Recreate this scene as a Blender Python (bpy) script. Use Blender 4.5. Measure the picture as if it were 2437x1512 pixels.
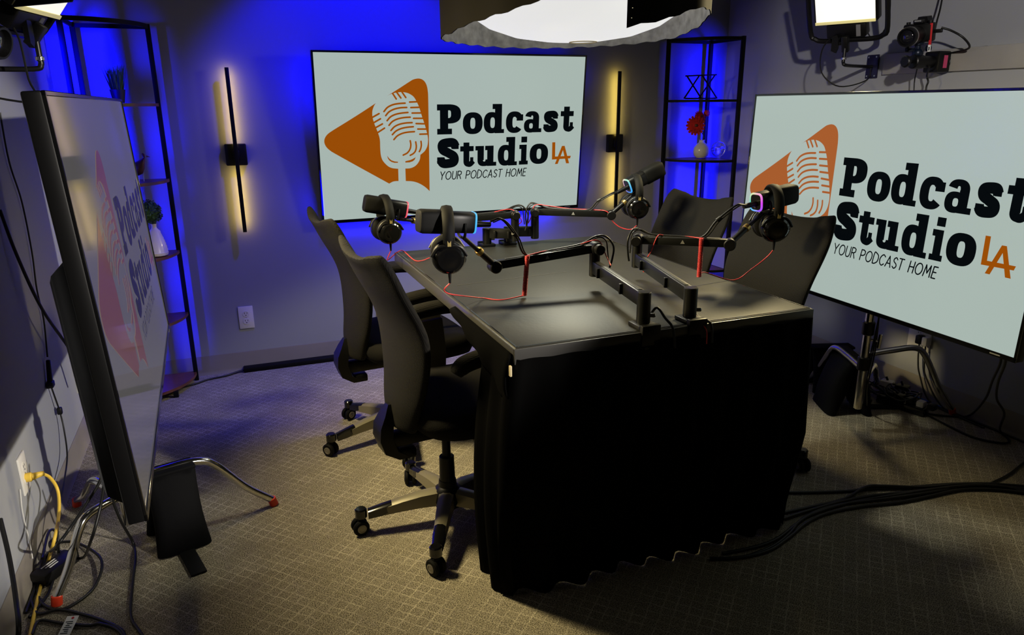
import bpy, bmesh, math, random
from mathutils import Vector, Matrix
random.seed(7)
for o in list(bpy.data.objects): bpy.data.objects.remove(o)
SC = bpy.context.scene
COL = SC.collection
PI = math.pi

# ---------------------------------------------------------------- camera, world, exposure
def make_camera():
    cam = bpy.data.cameras.new('camera'); co = bpy.data.objects.new('camera', cam); COL.objects.link(co)
    yaw, pitch, roll = -.3723, -.2866, -.0086
    fwd = Vector((-math.sin(yaw)*math.cos(pitch), math.cos(yaw)*math.cos(pitch), math.sin(pitch)))
    r = Vector((math.cos(yaw), math.sin(yaw), 0)); u = r.cross(fwd)
    r2 = math.cos(roll)*r + math.sin(roll)*u; u2 = -math.sin(roll)*r + math.cos(roll)*u
    m = Matrix((r2, u2, -fwd)).transposed().to_4x4(); m.translation = Vector((-.3117, -3.8086, 1.3166))
    co.matrix_world = m
    cam.sensor_width = 36; cam.sensor_fit = 'HORIZONTAL'; cam.lens = 36*1717.3/2437; cam.clip_start = .02
    SC.camera = co
make_camera()
w = bpy.data.worlds.new('world'); SC.world = w; w.use_nodes = True
w.node_tree.nodes['Background'].inputs[0].default_value = (.5, .55, .7, 1)
w.node_tree.nodes['Background'].inputs[1].default_value = .0
SC.view_settings.view_transform = 'Standard'; SC.view_settings.look = 'None'
SC.view_settings.gamma = 1; SC.view_settings.use_curve_mapping = False
SC.view_settings.exposure = 0.0
SC.cycles.max_bounces = 6; SC.cycles.diffuse_bounces = 3; SC.cycles.glossy_bounces = 3
SC.cycles.sample_clamp_indirect = 4
# lamp powers (watts)
POWER = dict(lantern=52, panel_right=13, panel_left=24, front_spot=950, front_left_spot=400, tv_blue=3.8, blue_wash=105, corner_left=26, corner_right=8, sconce=.21)
BLUE = (.0, .0, 1.0); WARM = (1, .82, .42); YEL = (1, .68, .10)

# ---------------------------------------------------------------- materials
def srgb(r, g, b):
    f = lambda c: (c/255/12.92 if c/255 <= .04045 else ((c/255+.055)/1.055)**2.4)
    return (f(r), f(g), f(b), 1)
def mat(name, col, rough=.5, metal=0, emit=None, es=1, spec=.5, noise=None, bump=None, coat=0, sheen=0):
    m = bpy.data.materials.new(name); m.use_nodes = True; nt = m.node_tree; b = nt.nodes['Principled BSDF']
    c = col if len(col) == 4 else (*col, 1)
    b.inputs['Base Color'].default_value = c
    b.inputs['Roughness'].default_value = rough; b.inputs['Metallic'].default_value = metal
    b.inputs['Specular IOR Level'].default_value = spec; b.inputs['Coat Weight'].default_value = coat
    b.inputs['Sheen Weight'].default_value = sheen
    if emit:
        b.inputs['Emission Color'].default_value = (*emit[:3], 1); b.inputs['Emission Strength'].default_value = es
    tc = nt.nodes.new('ShaderNodeTexCoord')
    if noise:   # (scale, amount)
        n = nt.nodes.new('ShaderNodeTexNoise'); n.inputs['Scale'].default_value = noise[0]; n.inputs['Detail'].default_value = 5
        r = nt.nodes.new('ShaderNodeValToRGB'); a = noise[1]
        r.color_ramp.elements[0].position = .3; r.color_ramp.elements[1].position = .7
        r.color_ramp.elements[0].color = (c[0]*(1-a), c[1]*(1-a), c[2]*(1-a), 1)
        r.color_ramp.elements[1].color = (min(1, c[0]*(1+a)), min(1, c[1]*(1+a)), min(1, c[2]*(1+a)), 1)
        nt.links.new(tc.outputs['Object'], n.inputs['Vector']); nt.links.new(n.outputs['Fac'], r.inputs['Fac'])
        nt.links.new(r.outputs['Color'], b.inputs['Base Color'])
    if bump:    # (scale, strength)
        n2 = nt.nodes.new('ShaderNodeTexNoise'); n2.inputs['Scale'].default_value = bump[0]; n2.inputs['Detail'].default_value = 4
        bp = nt.nodes.new('ShaderNodeBump'); bp.inputs['Strength'].default_value = bump[1]; bp.inputs['Distance'].default_value = .004
        nt.links.new(tc.outputs['Object'], n2.inputs['Vector']); nt.links.new(n2.outputs['Fac'], bp.inputs['Height'])
        nt.links.new(bp.outputs['Normal'], b.inputs['Normal'])
    return m
def mesh_fabric(name, col, scale=260):
    m = mat(name, col, .85, spec=.25); nt = m.node_tree; b = nt.nodes['Principled BSDF']
    tc = nt.nodes.new('ShaderNodeTexCoord'); ws = []
    for d in ('X', 'Z'):
        wv = nt.nodes.new('ShaderNodeTexWave'); wv.bands_direction = d; wv.inputs['Scale'].default_value = scale/6.283
        nt.links.new(tc.outputs['Object'], wv.inputs['Vector']); ws.append(wv)
    wv2 = nt.nodes.new('ShaderNodeTexWave'); wv2.bands_direction = 'Y'; wv2.inputs['Scale'].default_value = scale/6.283
    nt.links.new(tc.outputs['Object'], wv2.inputs['Vector'])
    mul = nt.nodes.new('ShaderNodeMath'); mul.operation = 'MULTIPLY'
    nt.links.new(wv2.outputs['Fac'], mul.inputs[0]); nt.links.new(ws[1].outputs['Fac'], mul.inputs[1])
    r = nt.nodes.new('ShaderNodeValToRGB')
    r.color_ramp.elements[0].color = (col[0]*.45, col[1]*.45, col[2]*.45, 1); r.color_ramp.elements[1].color = (col[0]*2, col[1]*2, col[2]*2, 1)
    nt.links.new(mul.outputs[0], r.inputs['Fac']); nt.links.new(r.outputs['Color'], b.inputs['Base Color'])
    bp = nt.nodes.new('ShaderNodeBump'); bp.inputs['Strength'].default_value = .4; bp.inputs['Distance'].default_value = .002
    nt.links.new(mul.outputs[0], bp.inputs['Height']); nt.links.new(bp.outputs['Normal'], b.inputs['Normal'])
    return m
def carpet_material():
    m = mat('carpet', (.1, .09, .07), .95, spec=.1); nt = m.node_tree; b = nt.nodes['Principled BSDF']; L = nt.links
    tc = nt.nodes.new('ShaderNodeTexCoord')
    mp = nt.nodes.new('ShaderNodeMapping'); mp.inputs['Rotation'].default_value = (0, 0, math.radians(46))
    L.new(tc.outputs['Object'], mp.inputs['Vector'])
    nz = nt.nodes.new('ShaderNodeTexNoise'); nz.inputs['Scale'].default_value = 45; nz.inputs['Detail'].default_value = 3
    L.new(mp.outputs['Vector'], nz.inputs['Vector'])
    mx = nt.nodes.new('ShaderNodeMix'); mx.data_type = 'VECTOR'; mx.inputs['Factor'].default_value = .012
    L.new(mp.outputs['Vector'], mx.inputs[4]); L.new(nz.outputs['Color'], mx.inputs[5])
    br = nt.nodes.new('ShaderNodeTexBrick'); br.offset = 0.0; br.squash = 1
    br.inputs['Scale'].default_value = 1; br.inputs['Brick Width'].default_value = .034; br.inputs['Row Height'].default_value = .03
    br.inputs['Mortar Size'].default_value = .0024; br.inputs['Mortar Smooth'].default_value = .6
    br.inputs['Color1'].default_value = (0, 0, 0, 1); br.inputs['Color2'].default_value = (.18, .18, .18, 1); br.inputs['Mortar'].default_value = (1, 1, 1, 1)
    L.new(mx.outputs[1], br.inputs['Vector'])
    sp = nt.nodes.new('ShaderNodeTexNoise'); sp.inputs['Scale'].default_value = 330; sp.inputs['Detail'].default_value = 2
    L.new(tc.outputs['Object'], sp.inputs['Vector'])
    rs = nt.nodes.new('ShaderNodeValToRGB'); rs.color_ramp.elements[0].position = .35; rs.color_ramp.elements[1].position = .72
    rs.color_ramp.elements[0].color = (.042, .035, .024, 1); rs.color_ramp.elements[1].color = (.54, .485, .37, 1)
    L.new(sp.outputs['Fac'], rs.inputs['Fac'])
    pt = nt.nodes.new('ShaderNodeTexNoise'); pt.inputs['Scale'].default_value = 9; pt.inputs['Detail'].default_value = 6
    L.new(tc.outputs['Object'], pt.inputs['Vector'])
    br2 = nt.nodes.new('ShaderNodeMath'); br2.operation = 'MULTIPLY'
    gl = nt.nodes.new('ShaderNodeValToRGB'); gl.color_ramp.elements[0].position = .35; gl.color_ramp.elements[1].position = .62
    gl.color_ramp.elements[0].color = (.05, .05, .05, 1); gl.color_ramp.elements[1].color = (.62, .62, .62, 1)
    L.new(pt.outputs['Fac'], gl.inputs['Fac'])
    L.new(br.outputs['Color'], br2.inputs[0]); L.new(gl.outputs['Color'], br2.inputs[1])
    mc = nt.nodes.new('ShaderNodeMix'); mc.data_type = 'RGBA'; mc.blend_type = 'ADD'
    L.new(br2.outputs[0], mc.inputs['Factor'])
    L.new(rs.outputs['Color'], mc.inputs[6]); mc.inputs[7].default_value = (.34, .31, .25, 1)
    L.new(mc.outputs[2], b.inputs['Base Color'])
    bp = nt.nodes.new('ShaderNodeBump'); bp.inputs['Strength'].default_value = .6; bp.inputs['Distance'].default_value = .004
    L.new(sp.outputs['Fac'], bp.inputs['Height']); L.new(bp.outputs['Normal'], b.inputs['Normal'])
    return m
def ring_material(name, cols, es=1.0):   # RGB ring: colours run round the ring by object position
    m = mat(name, (.02, .02, .02), .4); nt = m.node_tree; b = nt.nodes['Principled BSDF']; L = nt.links
    tc = nt.nodes.new('ShaderNodeTexCoord'); sx = nt.nodes.new('ShaderNodeSeparateXYZ'); L.new(tc.outputs['Object'], sx.inputs[0])
    at = nt.nodes.new('ShaderNodeMath'); at.operation = 'ARCTAN2'; L.new(sx.outputs['Z'], at.inputs[0]); L.new(sx.outputs['Y'], at.inputs[1])
    mr = nt.nodes.new('ShaderNodeMapRange'); mr.inputs[1].default_value = -PI; mr.inputs[2].default_value = PI; L.new(at.outputs[0], mr.inputs[0])
    r = nt.nodes.new('ShaderNodeValToRGB'); n = len(cols)
    while len(r.color_ramp.elements) < n: r.color_ramp.elements.new(.5)
    for i, c in enumerate(cols): r.color_ramp.elements[i].position = i/(n-1); r.color_ramp.elements[i].color = srgb(*c)
    L.new(mr.outputs[0], r.inputs['Fac']); L.new(r.outputs['Color'], b.inputs['Emission Color']); b.inputs['Emission Strength'].default_value = es
    return m
M = dict(
 wall=mat('wall_paint', (.31, .32, .345), .85, spec=.2, bump=(160, .06)),
 ceiling=mat('ceiling_paint', (.06, .06, .06), .9, spec=.1), frontwall=mat('darkened_front_wall', (.03, .03, .03), .9, spec=.1),  # unseen ceiling and front wall coloured dark to cut bounced light
 trimboard=mat('trim_board_paint', (.33, .32, .30), .7, noise=(5, .1)),
 cove=mat('vinyl_cove_base', (.24, .215, .18), .5, noise=(3, .12)),
 black=mat('black_plastic', (.003, .003, .0034), .42, spec=.3),
 blackgloss=mat('black_gloss', (.004, .004, .0045), .12, coat=.3),
 rubber=mat('black_rubber', (.0026, .0026, .0026), .7, spec=.18),
 cable=mat('cable_black', (.005, .005, .005), .45, spec=.4),
 bmetal=mat('black_metal', (.006, .006, .0065), .38, .2),
 armmetal=mat('black_arm_metal', (.006, .0065, .0065), .36, .2),
 shelfmetal=mat('shelf_black_metal', (.004, .004, .004), .6, .0, spec=.2),
 darkgrey=mat('dark_grey_plastic', (.012, .012, .012), .5),
 chrome=mat('chrome', (.75, .74, .7), .12, 1),
 steel=mat('steel', (.5, .5, .5), .3, 1),
 red=mat('red_plastic', (.75, .05, .015), .4),
 redcord=mat('red_cord', (.55, .035, .04), .4),
 yellow=mat('yellow_cord', (.75, .5, .06), .5),
 blue=mat('blue_cord', (.03, .12, .45), .5),
 white=mat('white_plastic', (.72, .7, .65), .4),
 label=mat('paper_label', (.8, .8, .78), .7),
 ceramic=mat('white_ceramic', (.72, .66, .54), .3, coat=.3),
 ceramic2=mat('white_glazed_ceramic', (.72, .71, .7), .2, coat=.4),
 leaf=mat('topiary_leaf', (.03, .085, .012), .7, noise=(60, .5)),
 grass=mat('grass_blade', (.05, .16, .015), .6, noise=(30, .4)),
 petal=mat('red_petal', (.6, .012, .008), .6, noise=(40, .3)),
 stemg=mat('green_stem', (.03, .08, .02), .6),
 wood=mat('shelf_wood', (.14, .05, .022), .4, noise=(14, .35)),
 birdwood=mat('bird_wood', (.10, .028, .012), .5, noise=(20, .3)),
 pot=mat('dark_pot', (.02, .02, .02), .5),
 leather=mat('table_vinyl', (.0145, .0143, .0128), .5, spec=.3, noise=(7, .16), bump=(90, .1)),
 vinyledge=mat('table_edge_vinyl', (.045, .044, .042), .3),
 seam=mat('seam_crease', (.08, .08, .075), .5),
 tape=mat('torn_tape', (.5, .42, .25), .7),
 velvet=mat('black_cloth', (.0011, .0011, .0011), .95, spec=.04),
 bag=mat('sandbag_nylon', (.003, .003, .0035), .8, spec=.08, bump=(40, .3)),
 chairmesh=mesh_fabric('chair_mesh_fabric', (.0052, .0043, .003), 520),
 seatfab=mat('seat_fabric', (.005, .0045, .004), .9, spec=.15, bump=(300, .3)),
 champagne=mat('champagne_plastic', (.20, .18, .125), .38, .25),
 hubgrey=mat('grey_wheel_cap', (.23, .21, .18), .35, .4),
 felt=mat('grey_skirt_lining', (.28, .27, .24), .9, noise=(30, .3)),
 skirtblack=mat('black_lamp_skirt', (.008, .007, .006), .9, spec=.1),
 dome=mat('lamp_diffuser', (.8, .8, .8), .8, emit=(1, 1, .985), es=.72),
 panelface=mat('panel_diffuser', (.8, .8, .75), .8, emit=(1, .97, .86), es=.9),
 panelrim=mat('panel_rim_gel', (.7, .62, .25), .5, emit=(.8, .7, .3), es=.5),
 purple=mat('wall_plate_steel', (.02, .018, .05), .35, .5),
 brass=mat('brass_thread', (.6, .42, .13), .3, .9),
 goldtext=mat('printed_label_gold', (.3, .23, .08), .5),
 greytext=mat('printed_label_grey', (.2, .2, .2), .5),
 lens=mat('lens_glass', (.01, .01, .015), .03, coat=1),
 redstrap=mat('red_strap', (.55, .01, .015), .6),
 bluehead=mat('blue_black_metal', (.006, .012, .03), .35, .4),
 pink=mat('pink_label', (.5, .05, .14), .5),
 yellowled=mat('warm_led_strip', (.8, .7, .4), .6, emit=(1, .7, .25), es=1.2),
 blueled=mat('blue_led_strip', (.1, .1, .8), .6, emit=(.0, .02, 1), es=2.0),
 screen=mat('lit_screen', (.01, .01, .01), .22, emit=srgb(166, 181, 174), es=1.0),
 screen_dim=mat('lit_screen_dim', (.015, .015, .015), .06, emit=srgb(74, 72, 72), es=1.0, spec=1.0),  # dimmer copy of the screen: viewing-angle falloff put into its colour
 ink=mat('screen_ink', (.0006, .0006, .0008), .5, spec=0, emit=srgb(5, 9, 12), es=1.0),
 ink_dim=mat('screen_ink_dim', (.001, .001, .0015), .08, emit=srgb(16, 15, 28), es=1.0, spec=1.0),
 orange=mat('screen_orange', (.002, .001, .0005), .5, spec=0, emit=srgb(152, 76, 6), es=1.0),
 orange2=mat('screen_orange_soft', (.002, .001, .0005), .5, spec=0, emit=srgb(166, 92, 46), es=1.0),
 orange_dim=mat('screen_orange_dim', (.01, .008, .006), .08, emit=srgb(84, 48, 44), es=1.0, spec=1.0),
 ring_cyan=ring_material('ring_light_cyan', [(40, 160, 235), (60, 175, 240), (80, 190, 240), (40, 160, 235)]),
 ring_red=ring_material('ring_light_red', [(235, 70, 80), (240, 90, 100), (245, 80, 110), (235, 70, 80)]),
 ring_mix=ring_material('ring_light_pastel', [(70, 180, 240), (50, 160, 240), (120, 130, 240), (240, 170, 220), (240, 220, 200), (150, 235, 200), (70, 180, 240)]),
 ring_magenta=ring_material('ring_light_magenta', [(220, 60, 240), (150, 90, 250), (60, 180, 250), (90, 220, 200), (210, 230, 170), (240, 150, 200), (220, 60, 240)]),
)
M['carpet'] = carpet_material()

# ---------------------------------------------------------------- mesh building
def frame_of(d):
    d = d.normalized(); a = Vector((0, 0, 1)) if abs(d.z) < .9 else Vector((1, 0, 0))
    x = a.cross(d).normalized(); return x, d.cross(x)
def smooth_path(pts, n=6, closed=False):
    P = [Vector(p) for p in pts]
    if len(P) < 3 or n < 2: return P
    out = []; N = len(P); rng = range(N if closed else N-1)
    for i in rng:
        p0 = P[(i-1) % N] if closed or i > 0 else 2*P[0]-P[1]
        p1 = P[i]; p2 = P[(i+1) % N]
        p3 = P[(i+2) % N] if closed or i+2 < N else 2*P[-1]-P[-2]
        for k in range(n):
            t = k/n
            out.append(.5*((2*p1)+(-p0+p2)*t+(2*p0-5*p1+4*p2-p3)*t*t+(-p0+3*p1-3*p2+p3)*t**3))
    if not closed: out.append(P[-1])
    return out
class MB:
    def __init__(s): s.b = bmesh.new()
    def box(s, c, size, rot=None, bevel=0, seg=2):
        r = bmesh.ops.create_cube(s.b, size=1); vs = r['verts']
        m = Matrix.Translation(Vector(c)) @ (rot.to_4x4() if rot is not None else Matrix()) @ Matrix.Diagonal((*size, 1))
        bmesh.ops.transform(s.b, matrix=m, verts=vs)
        if bevel:
            es = list({e for v in vs for e in v.link_edges})
            bmesh.ops.bevel(s.b, geom=es, offset=bevel, segments=seg, profile=.5, affect='EDGES')
        return s
    def loft(s, rings, cap=True, closed_u=True, closed_v=False):
        V = [[s.b.verts.new(p) for p in r] for r in rings]; n = len(V[0]); R = len(V)
        for i in range(R if closed_v else R-1):
            a, b_ = V[i], V[(i+1) % R]
            for j in range(n if closed_u else n-1):
                k = (j+1) % n
                try: s.b.faces.new((a[j], a[k], b_[k], b_[j]))
                except ValueError: pass
        if cap and closed_u and not closed_v:
            for r, f in ((V[0], True), (V[-1], False)):
                try: s.b.faces.new(list(reversed(r)) if f else r)
                except ValueError: pass
        return s
    def tube(s, pts, r, n=6, seg=8, closed=False, smooth=True, flat=None):
        P = smooth_path(pts, n, closed) if smooth else [Vector(p) for p in pts]
        Q = [P[0]]
        for p in P[1:]:
            if (p-Q[-1]).length > 1e-5: Q.append(p)
        P = Q; N = len(P); x = None; rings = []
        for i in range(N):
            a = P[(i-1) % N] if closed or i > 0 else P[i]; b_ = P[(i+1) % N] if closed or i < N-1 else P[i]
            d = (b_-a)
            if d.length < 1e-7: d = Vector((0, 0, 1))
            d.normalize()
            if x is None: x, y = frame_of(d)
            else:
                x = x-d*x.dot(d)
                if x.length < 1e-6: x, y = frame_of(d)
                x.normalize(); y = d.cross(x)
            rr = r(i/(N-1)) if callable(r) else r
            rings.append([P[i]+x*rr*math.cos(2*PI*k/seg)+y*rr*math.sin(2*PI*k/seg)*(flat or 1) for k in range(seg)])
        return s.loft(rings, True, True, closed)
    def cyl(s, p, q, r, r2=None, seg=20, bevel=0):
        p, q = Vector(p), Vector(q); r2 = r if r2 is None else r2; x, y = frame_of(q-p); d = (q-p).normalized()
        prof = [(p, r), (q, r2)] if not bevel else [(p, r-bevel), (p+d*bevel, r), (q-d*bevel, r2), (q, r2-bevel)]
        return s.loft([[c+x*rr*math.cos(2*PI*k/seg)+y*rr*math.sin(2*PI*k/seg) for k in range(seg)] for c, rr in prof])
    def lathe(s, prof, c=(0, 0, 0), axis=(0, 0, 1), seg=24):
        c = Vector(c); d = Vector(axis).normalized(); x, y = frame_of(d)
        return s.loft([[c+d*h+x*max(r, 1e-4)*math.cos(2*PI*k/seg)+y*max(r, 1e-4)*math.sin(2*PI*k/seg) for k in range(seg)] for r, h in prof])
    def ball(s, c, r, sc=(1, 1, 1), seg=16, rot=None):
        c = Vector(c); rings = []
        for i in range(1, seg//2):
            t = PI*i/(seg//2)
            ring = [Vector((math.sin(t)*math.cos(2*PI*k/seg)*sc[0], math.sin(t)*math.sin(2*PI*k/seg)*sc[1], math.cos(t)*sc[2]))*r for k in range(seg)]
            if rot is not None: ring = [rot @ v for v in ring]
            rings.append([c+v for v in ring])
        return s.loft(rings)
    def prism(s, poly, h, org=(0, 0, 0), ux=(1, 0, 0), uy=(0, 1, 0)):
        o, ux, uy = Vector(org), Vector(ux), Vector(uy); nz = ux.cross(uy).normalized()
        a = [s.b.verts.new(o+ux*x+uy*y) for x, y in poly]; b_ = [s.b.verts.new(o+ux*x+uy*y+nz*h) for x, y in poly]
        n = len(poly); fs = [s.b.faces.new(list(reversed(a))), s.b.faces.new(b_)]
        for i in range(n): s.b.faces.new((a[i], a[(i+1) % n], b_[(i+1) % n], b_[i]))
        return s
    def poly(s, pts): s.b.faces.new([s.b.verts.new(p) for p in pts]); return s
OFF = {}
def mesh_object(mb, name, material, parent=None, angle=40, tri=False, recalc=True):
    bm = mb.b
    if tri: bmesh.ops.triangulate(bm, faces=bm.faces[:])
    else:
        ng = [f for f in bm.faces if len(f.verts) > 8]
        if ng: bmesh.ops.triangulate(bm, faces=ng)
    if recalc: bmesh.ops.recalc_face_normals(bm, faces=bm.faces[:])
    me = bpy.data.meshes.new(name); bm.to_mesh(me); bm.free()
    me.polygons.foreach_set('use_smooth', [True]*len(me.polygons))
    me.set_sharp_from_angle(angle=math.radians(angle))
    me.materials.append(M[material] if isinstance(material, str) else material)
    o = bpy.data.objects.new(name, me); COL.objects.link(o)
    if parent is not None:
        off = OFF.get(parent.name)
        if off is not None: me.transform(Matrix.Translation(-off))
        o.parent = parent; OFF[o.name] = off if off is not None else Vector((0, 0, 0))
    return o
part = mesh_object
def tag(o, label, cat, group=None):
    o['label'] = label; o['category'] = cat
    if group: o['group'] = group
    return o
def thing(name, label, cat, base=(0, 0, 0), group=None):
    """An Empty at the thing's base; its parts are written in room coordinates and shifted under it."""
    o = bpy.data.objects.new(name, None); COL.objects.link(o); o.empty_display_size = .05
    o.location = base; OFF[o.name] = Vector(base)
    return tag(o, label, cat, group)
def single(mb, name, material, label, cat, group=None, angle=40):
    return tag(mesh_object(mb, name, material, None, angle), label, cat, group)
def structure(mb, name, material, angle=40):
    o = mesh_object(mb, name, material, None, angle); o['kind'] = 'structure'; return o
def clone(root, loc, rotz, label, group=None, name=None):
    def cp(o, par):
        c = o.copy(); COL.objects.link(c); c.parent = par
        for ch in o.children: cp(ch, c)
        return c
    c = cp(root, None); c.location = loc; c.rotation_euler = (0, 0, rotz); c['label'] = label
    if group: c['group'] = group
    return c
def area_light(name, loc, target, size, power, col, shape='RECTANGLE', size_y=None, spread=PI, parent=None):
    l = bpy.data.lights.new(name, 'AREA'); l.shape = shape; l.size = size
    if size_y: l.size_y = size_y
    l.energy = power; l.color = col; l.spread = spread
    o = bpy.data.objects.new(name, l); COL.objects.link(o)
    o.rotation_euler = (Vector(target)-Vector(loc)).to_track_quat('-Z', 'Y').to_euler(); o.location = Vector(loc)
    if parent is not None: o.parent = parent; o.location = Vector(loc)-OFF[parent.name]
    return o
def spot_light(name, loc, target, power, col, angle, blend, radius, parent=None):
    l = bpy.data.lights.new(name, 'SPOT'); l.energy = power; l.color = col; l.spot_size = angle; l.spot_blend = blend; l.shadow_soft_size = radius
    o = bpy.data.objects.new(name, l); COL.objects.link(o)
    o.rotation_euler = (Vector(target)-Vector(loc)).to_track_quat('-Z', 'Y').to_euler(); o.location = Vector(loc)
    if parent is not None: o.parent = parent; o.location = Vector(loc)-OFF[parent.name]
    return o

# ================================================================ THE ROOM
XL, XR, YF, ZC = -.963, 2.574, -5.4, 2.45
structure(MB().box(((XL+XR)/2, YF/2, -.05), (XR-XL+.4, -YF+.4, .1)), 'floor', 'carpet')
structure(MB().box(((XL+XR)/2, YF/2, ZC+.05), (XR-XL+.4, -YF+.4, .1)), 'ceiling', 'ceiling')
structure(MB().box(((XL+XR)/2, .05, ZC/2), (XR-XL+.2, .1, ZC)), 'wall_back', 'wall')
structure(MB().box((XL-.05, YF/2, ZC/2), (.1, -YF, ZC)), 'wall_left', 'wall')
structure(MB().box((XR+.05, YF/2, ZC/2), (.1, -YF, ZC)), 'wall_right', 'wall')
structure(MB().box(((XL+XR)/2, YF-.05, ZC/2), (XR-XL+.2, .1, ZC)), 'wall_front', 'frontwall')
def cove(name, p, q, inward):
    p, q, n = Vector(p), Vector(q), Vector(inward); prof = [(0, 0), (.014, 0), (.009, .008), (.005, .02), (.004, .095), (.0025, .1), (0, .1)]
    structure(MB().loft([[c+n*a+Vector((0, 0, h)) for a, h in prof] for c in (p, q)]), name, 'cove')
cove('baseboard_back', (XL, 0, 0), (XR, 0, 0), (0, -1, 0))
cove('baseboard_left', (XL, YF, 0), (XL, 0, 0), (1, 0, 0))
cove('baseboard_right', (XR, YF, 0), (XR, 0, 0), (-1, 0, 0))
structure(MB().box((XR-.008, -2.4, 1.481), (.016, 2.46, .09), bevel=.002), 'trim_1', 'trimboard')

# ================================================================ SCREENS
# lettering is drawn in the plane of a 1.452 m wide screen: u to the right, w upwards from its centre
def ell(cx, cy, rx, ry, a0, a1, n, p=2.0):
    out = []
    for i in range(n+1):
        a = a0+(a1-a0)*i/n; c, s_ = math.cos(a), math.sin(a)
        out.append((cx+rx*math.copysign(abs(c)**(2/p), c), cy+ry*math.copysign(abs(s_)**(2/p), s_)))
    return out
class Ink:
    def __init__(s): s.polys = []
    def rect(s, x0, y0, x1, y1): s.polys.append([(x0, y0), (x1, y0), (x1, y1), (x0, y1)])
    def ring(s, cx, cy, rx, ry, ix, iy, a0=0, a1=2*PI, po=2.4, pi_=2.8, n=40, icx=None):
        o = ell(cx, cy, rx, ry, a0, a1, n, po); i = ell(cx if icx is None else icx, cy, ix, iy, a0, a1, n, pi_)
        for k in range(n): s.polys.append([o[k], o[k+1], i[k+1], i[k]])
    def stroke(s, pts, wd, n=6, taper=False, round_=True):
        if n == 1 and len(pts) > 2:
            for a, b_ in zip(pts, pts[1:]): s.stroke([a, b_], wd, 1)
            return
        P = [Vector((x, y, 0)) for x, y in pts]
        P = smooth_path(P, n) if len(P) > 2 and n > 1 else P
        L, R = [], []
        for i, p in enumerate(P):
            d = (P[min(i+1, len(P)-1)]-P[max(i-1, 0)]).normalized(); nn = Vector((-d.y, d.x, 0))*wd/2
            L.append((p.x+nn.x, p.y+nn.y)); R.append((p.x-nn.x, p.y-nn.y))
        for i in range(len(P)-1): s.polys.append([L[i], L[i+1], R[i+1], R[i]])
        if round_:
            for p in (P[0], P[-1]): s.polys.append(ell(p.x, p.y, wd/2, wd/2, 0, 2*PI, 12)[:-1])
    def fill(s, pts): s.polys.append(list(pts))
    def mesh(s, place, lift):
        mb = MB()
        for p in s.polys:
            if sum(a[0]*b_[1]-b_[0]*a[1] for a, b_ in zip(p, p[1:]+p[:1])) < 0: p = p[::-1]
            q = [place(x, y, lift) for x, y in p]; vs = [mb.b.verts.new(v) for v in q]
            try: mb.b.faces.new(vs)
            except ValueError: pass
        mb.b.normal_update(); bmesh.ops.triangulate(mb.b, faces=mb.b.faces[:])
        return mb
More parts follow.
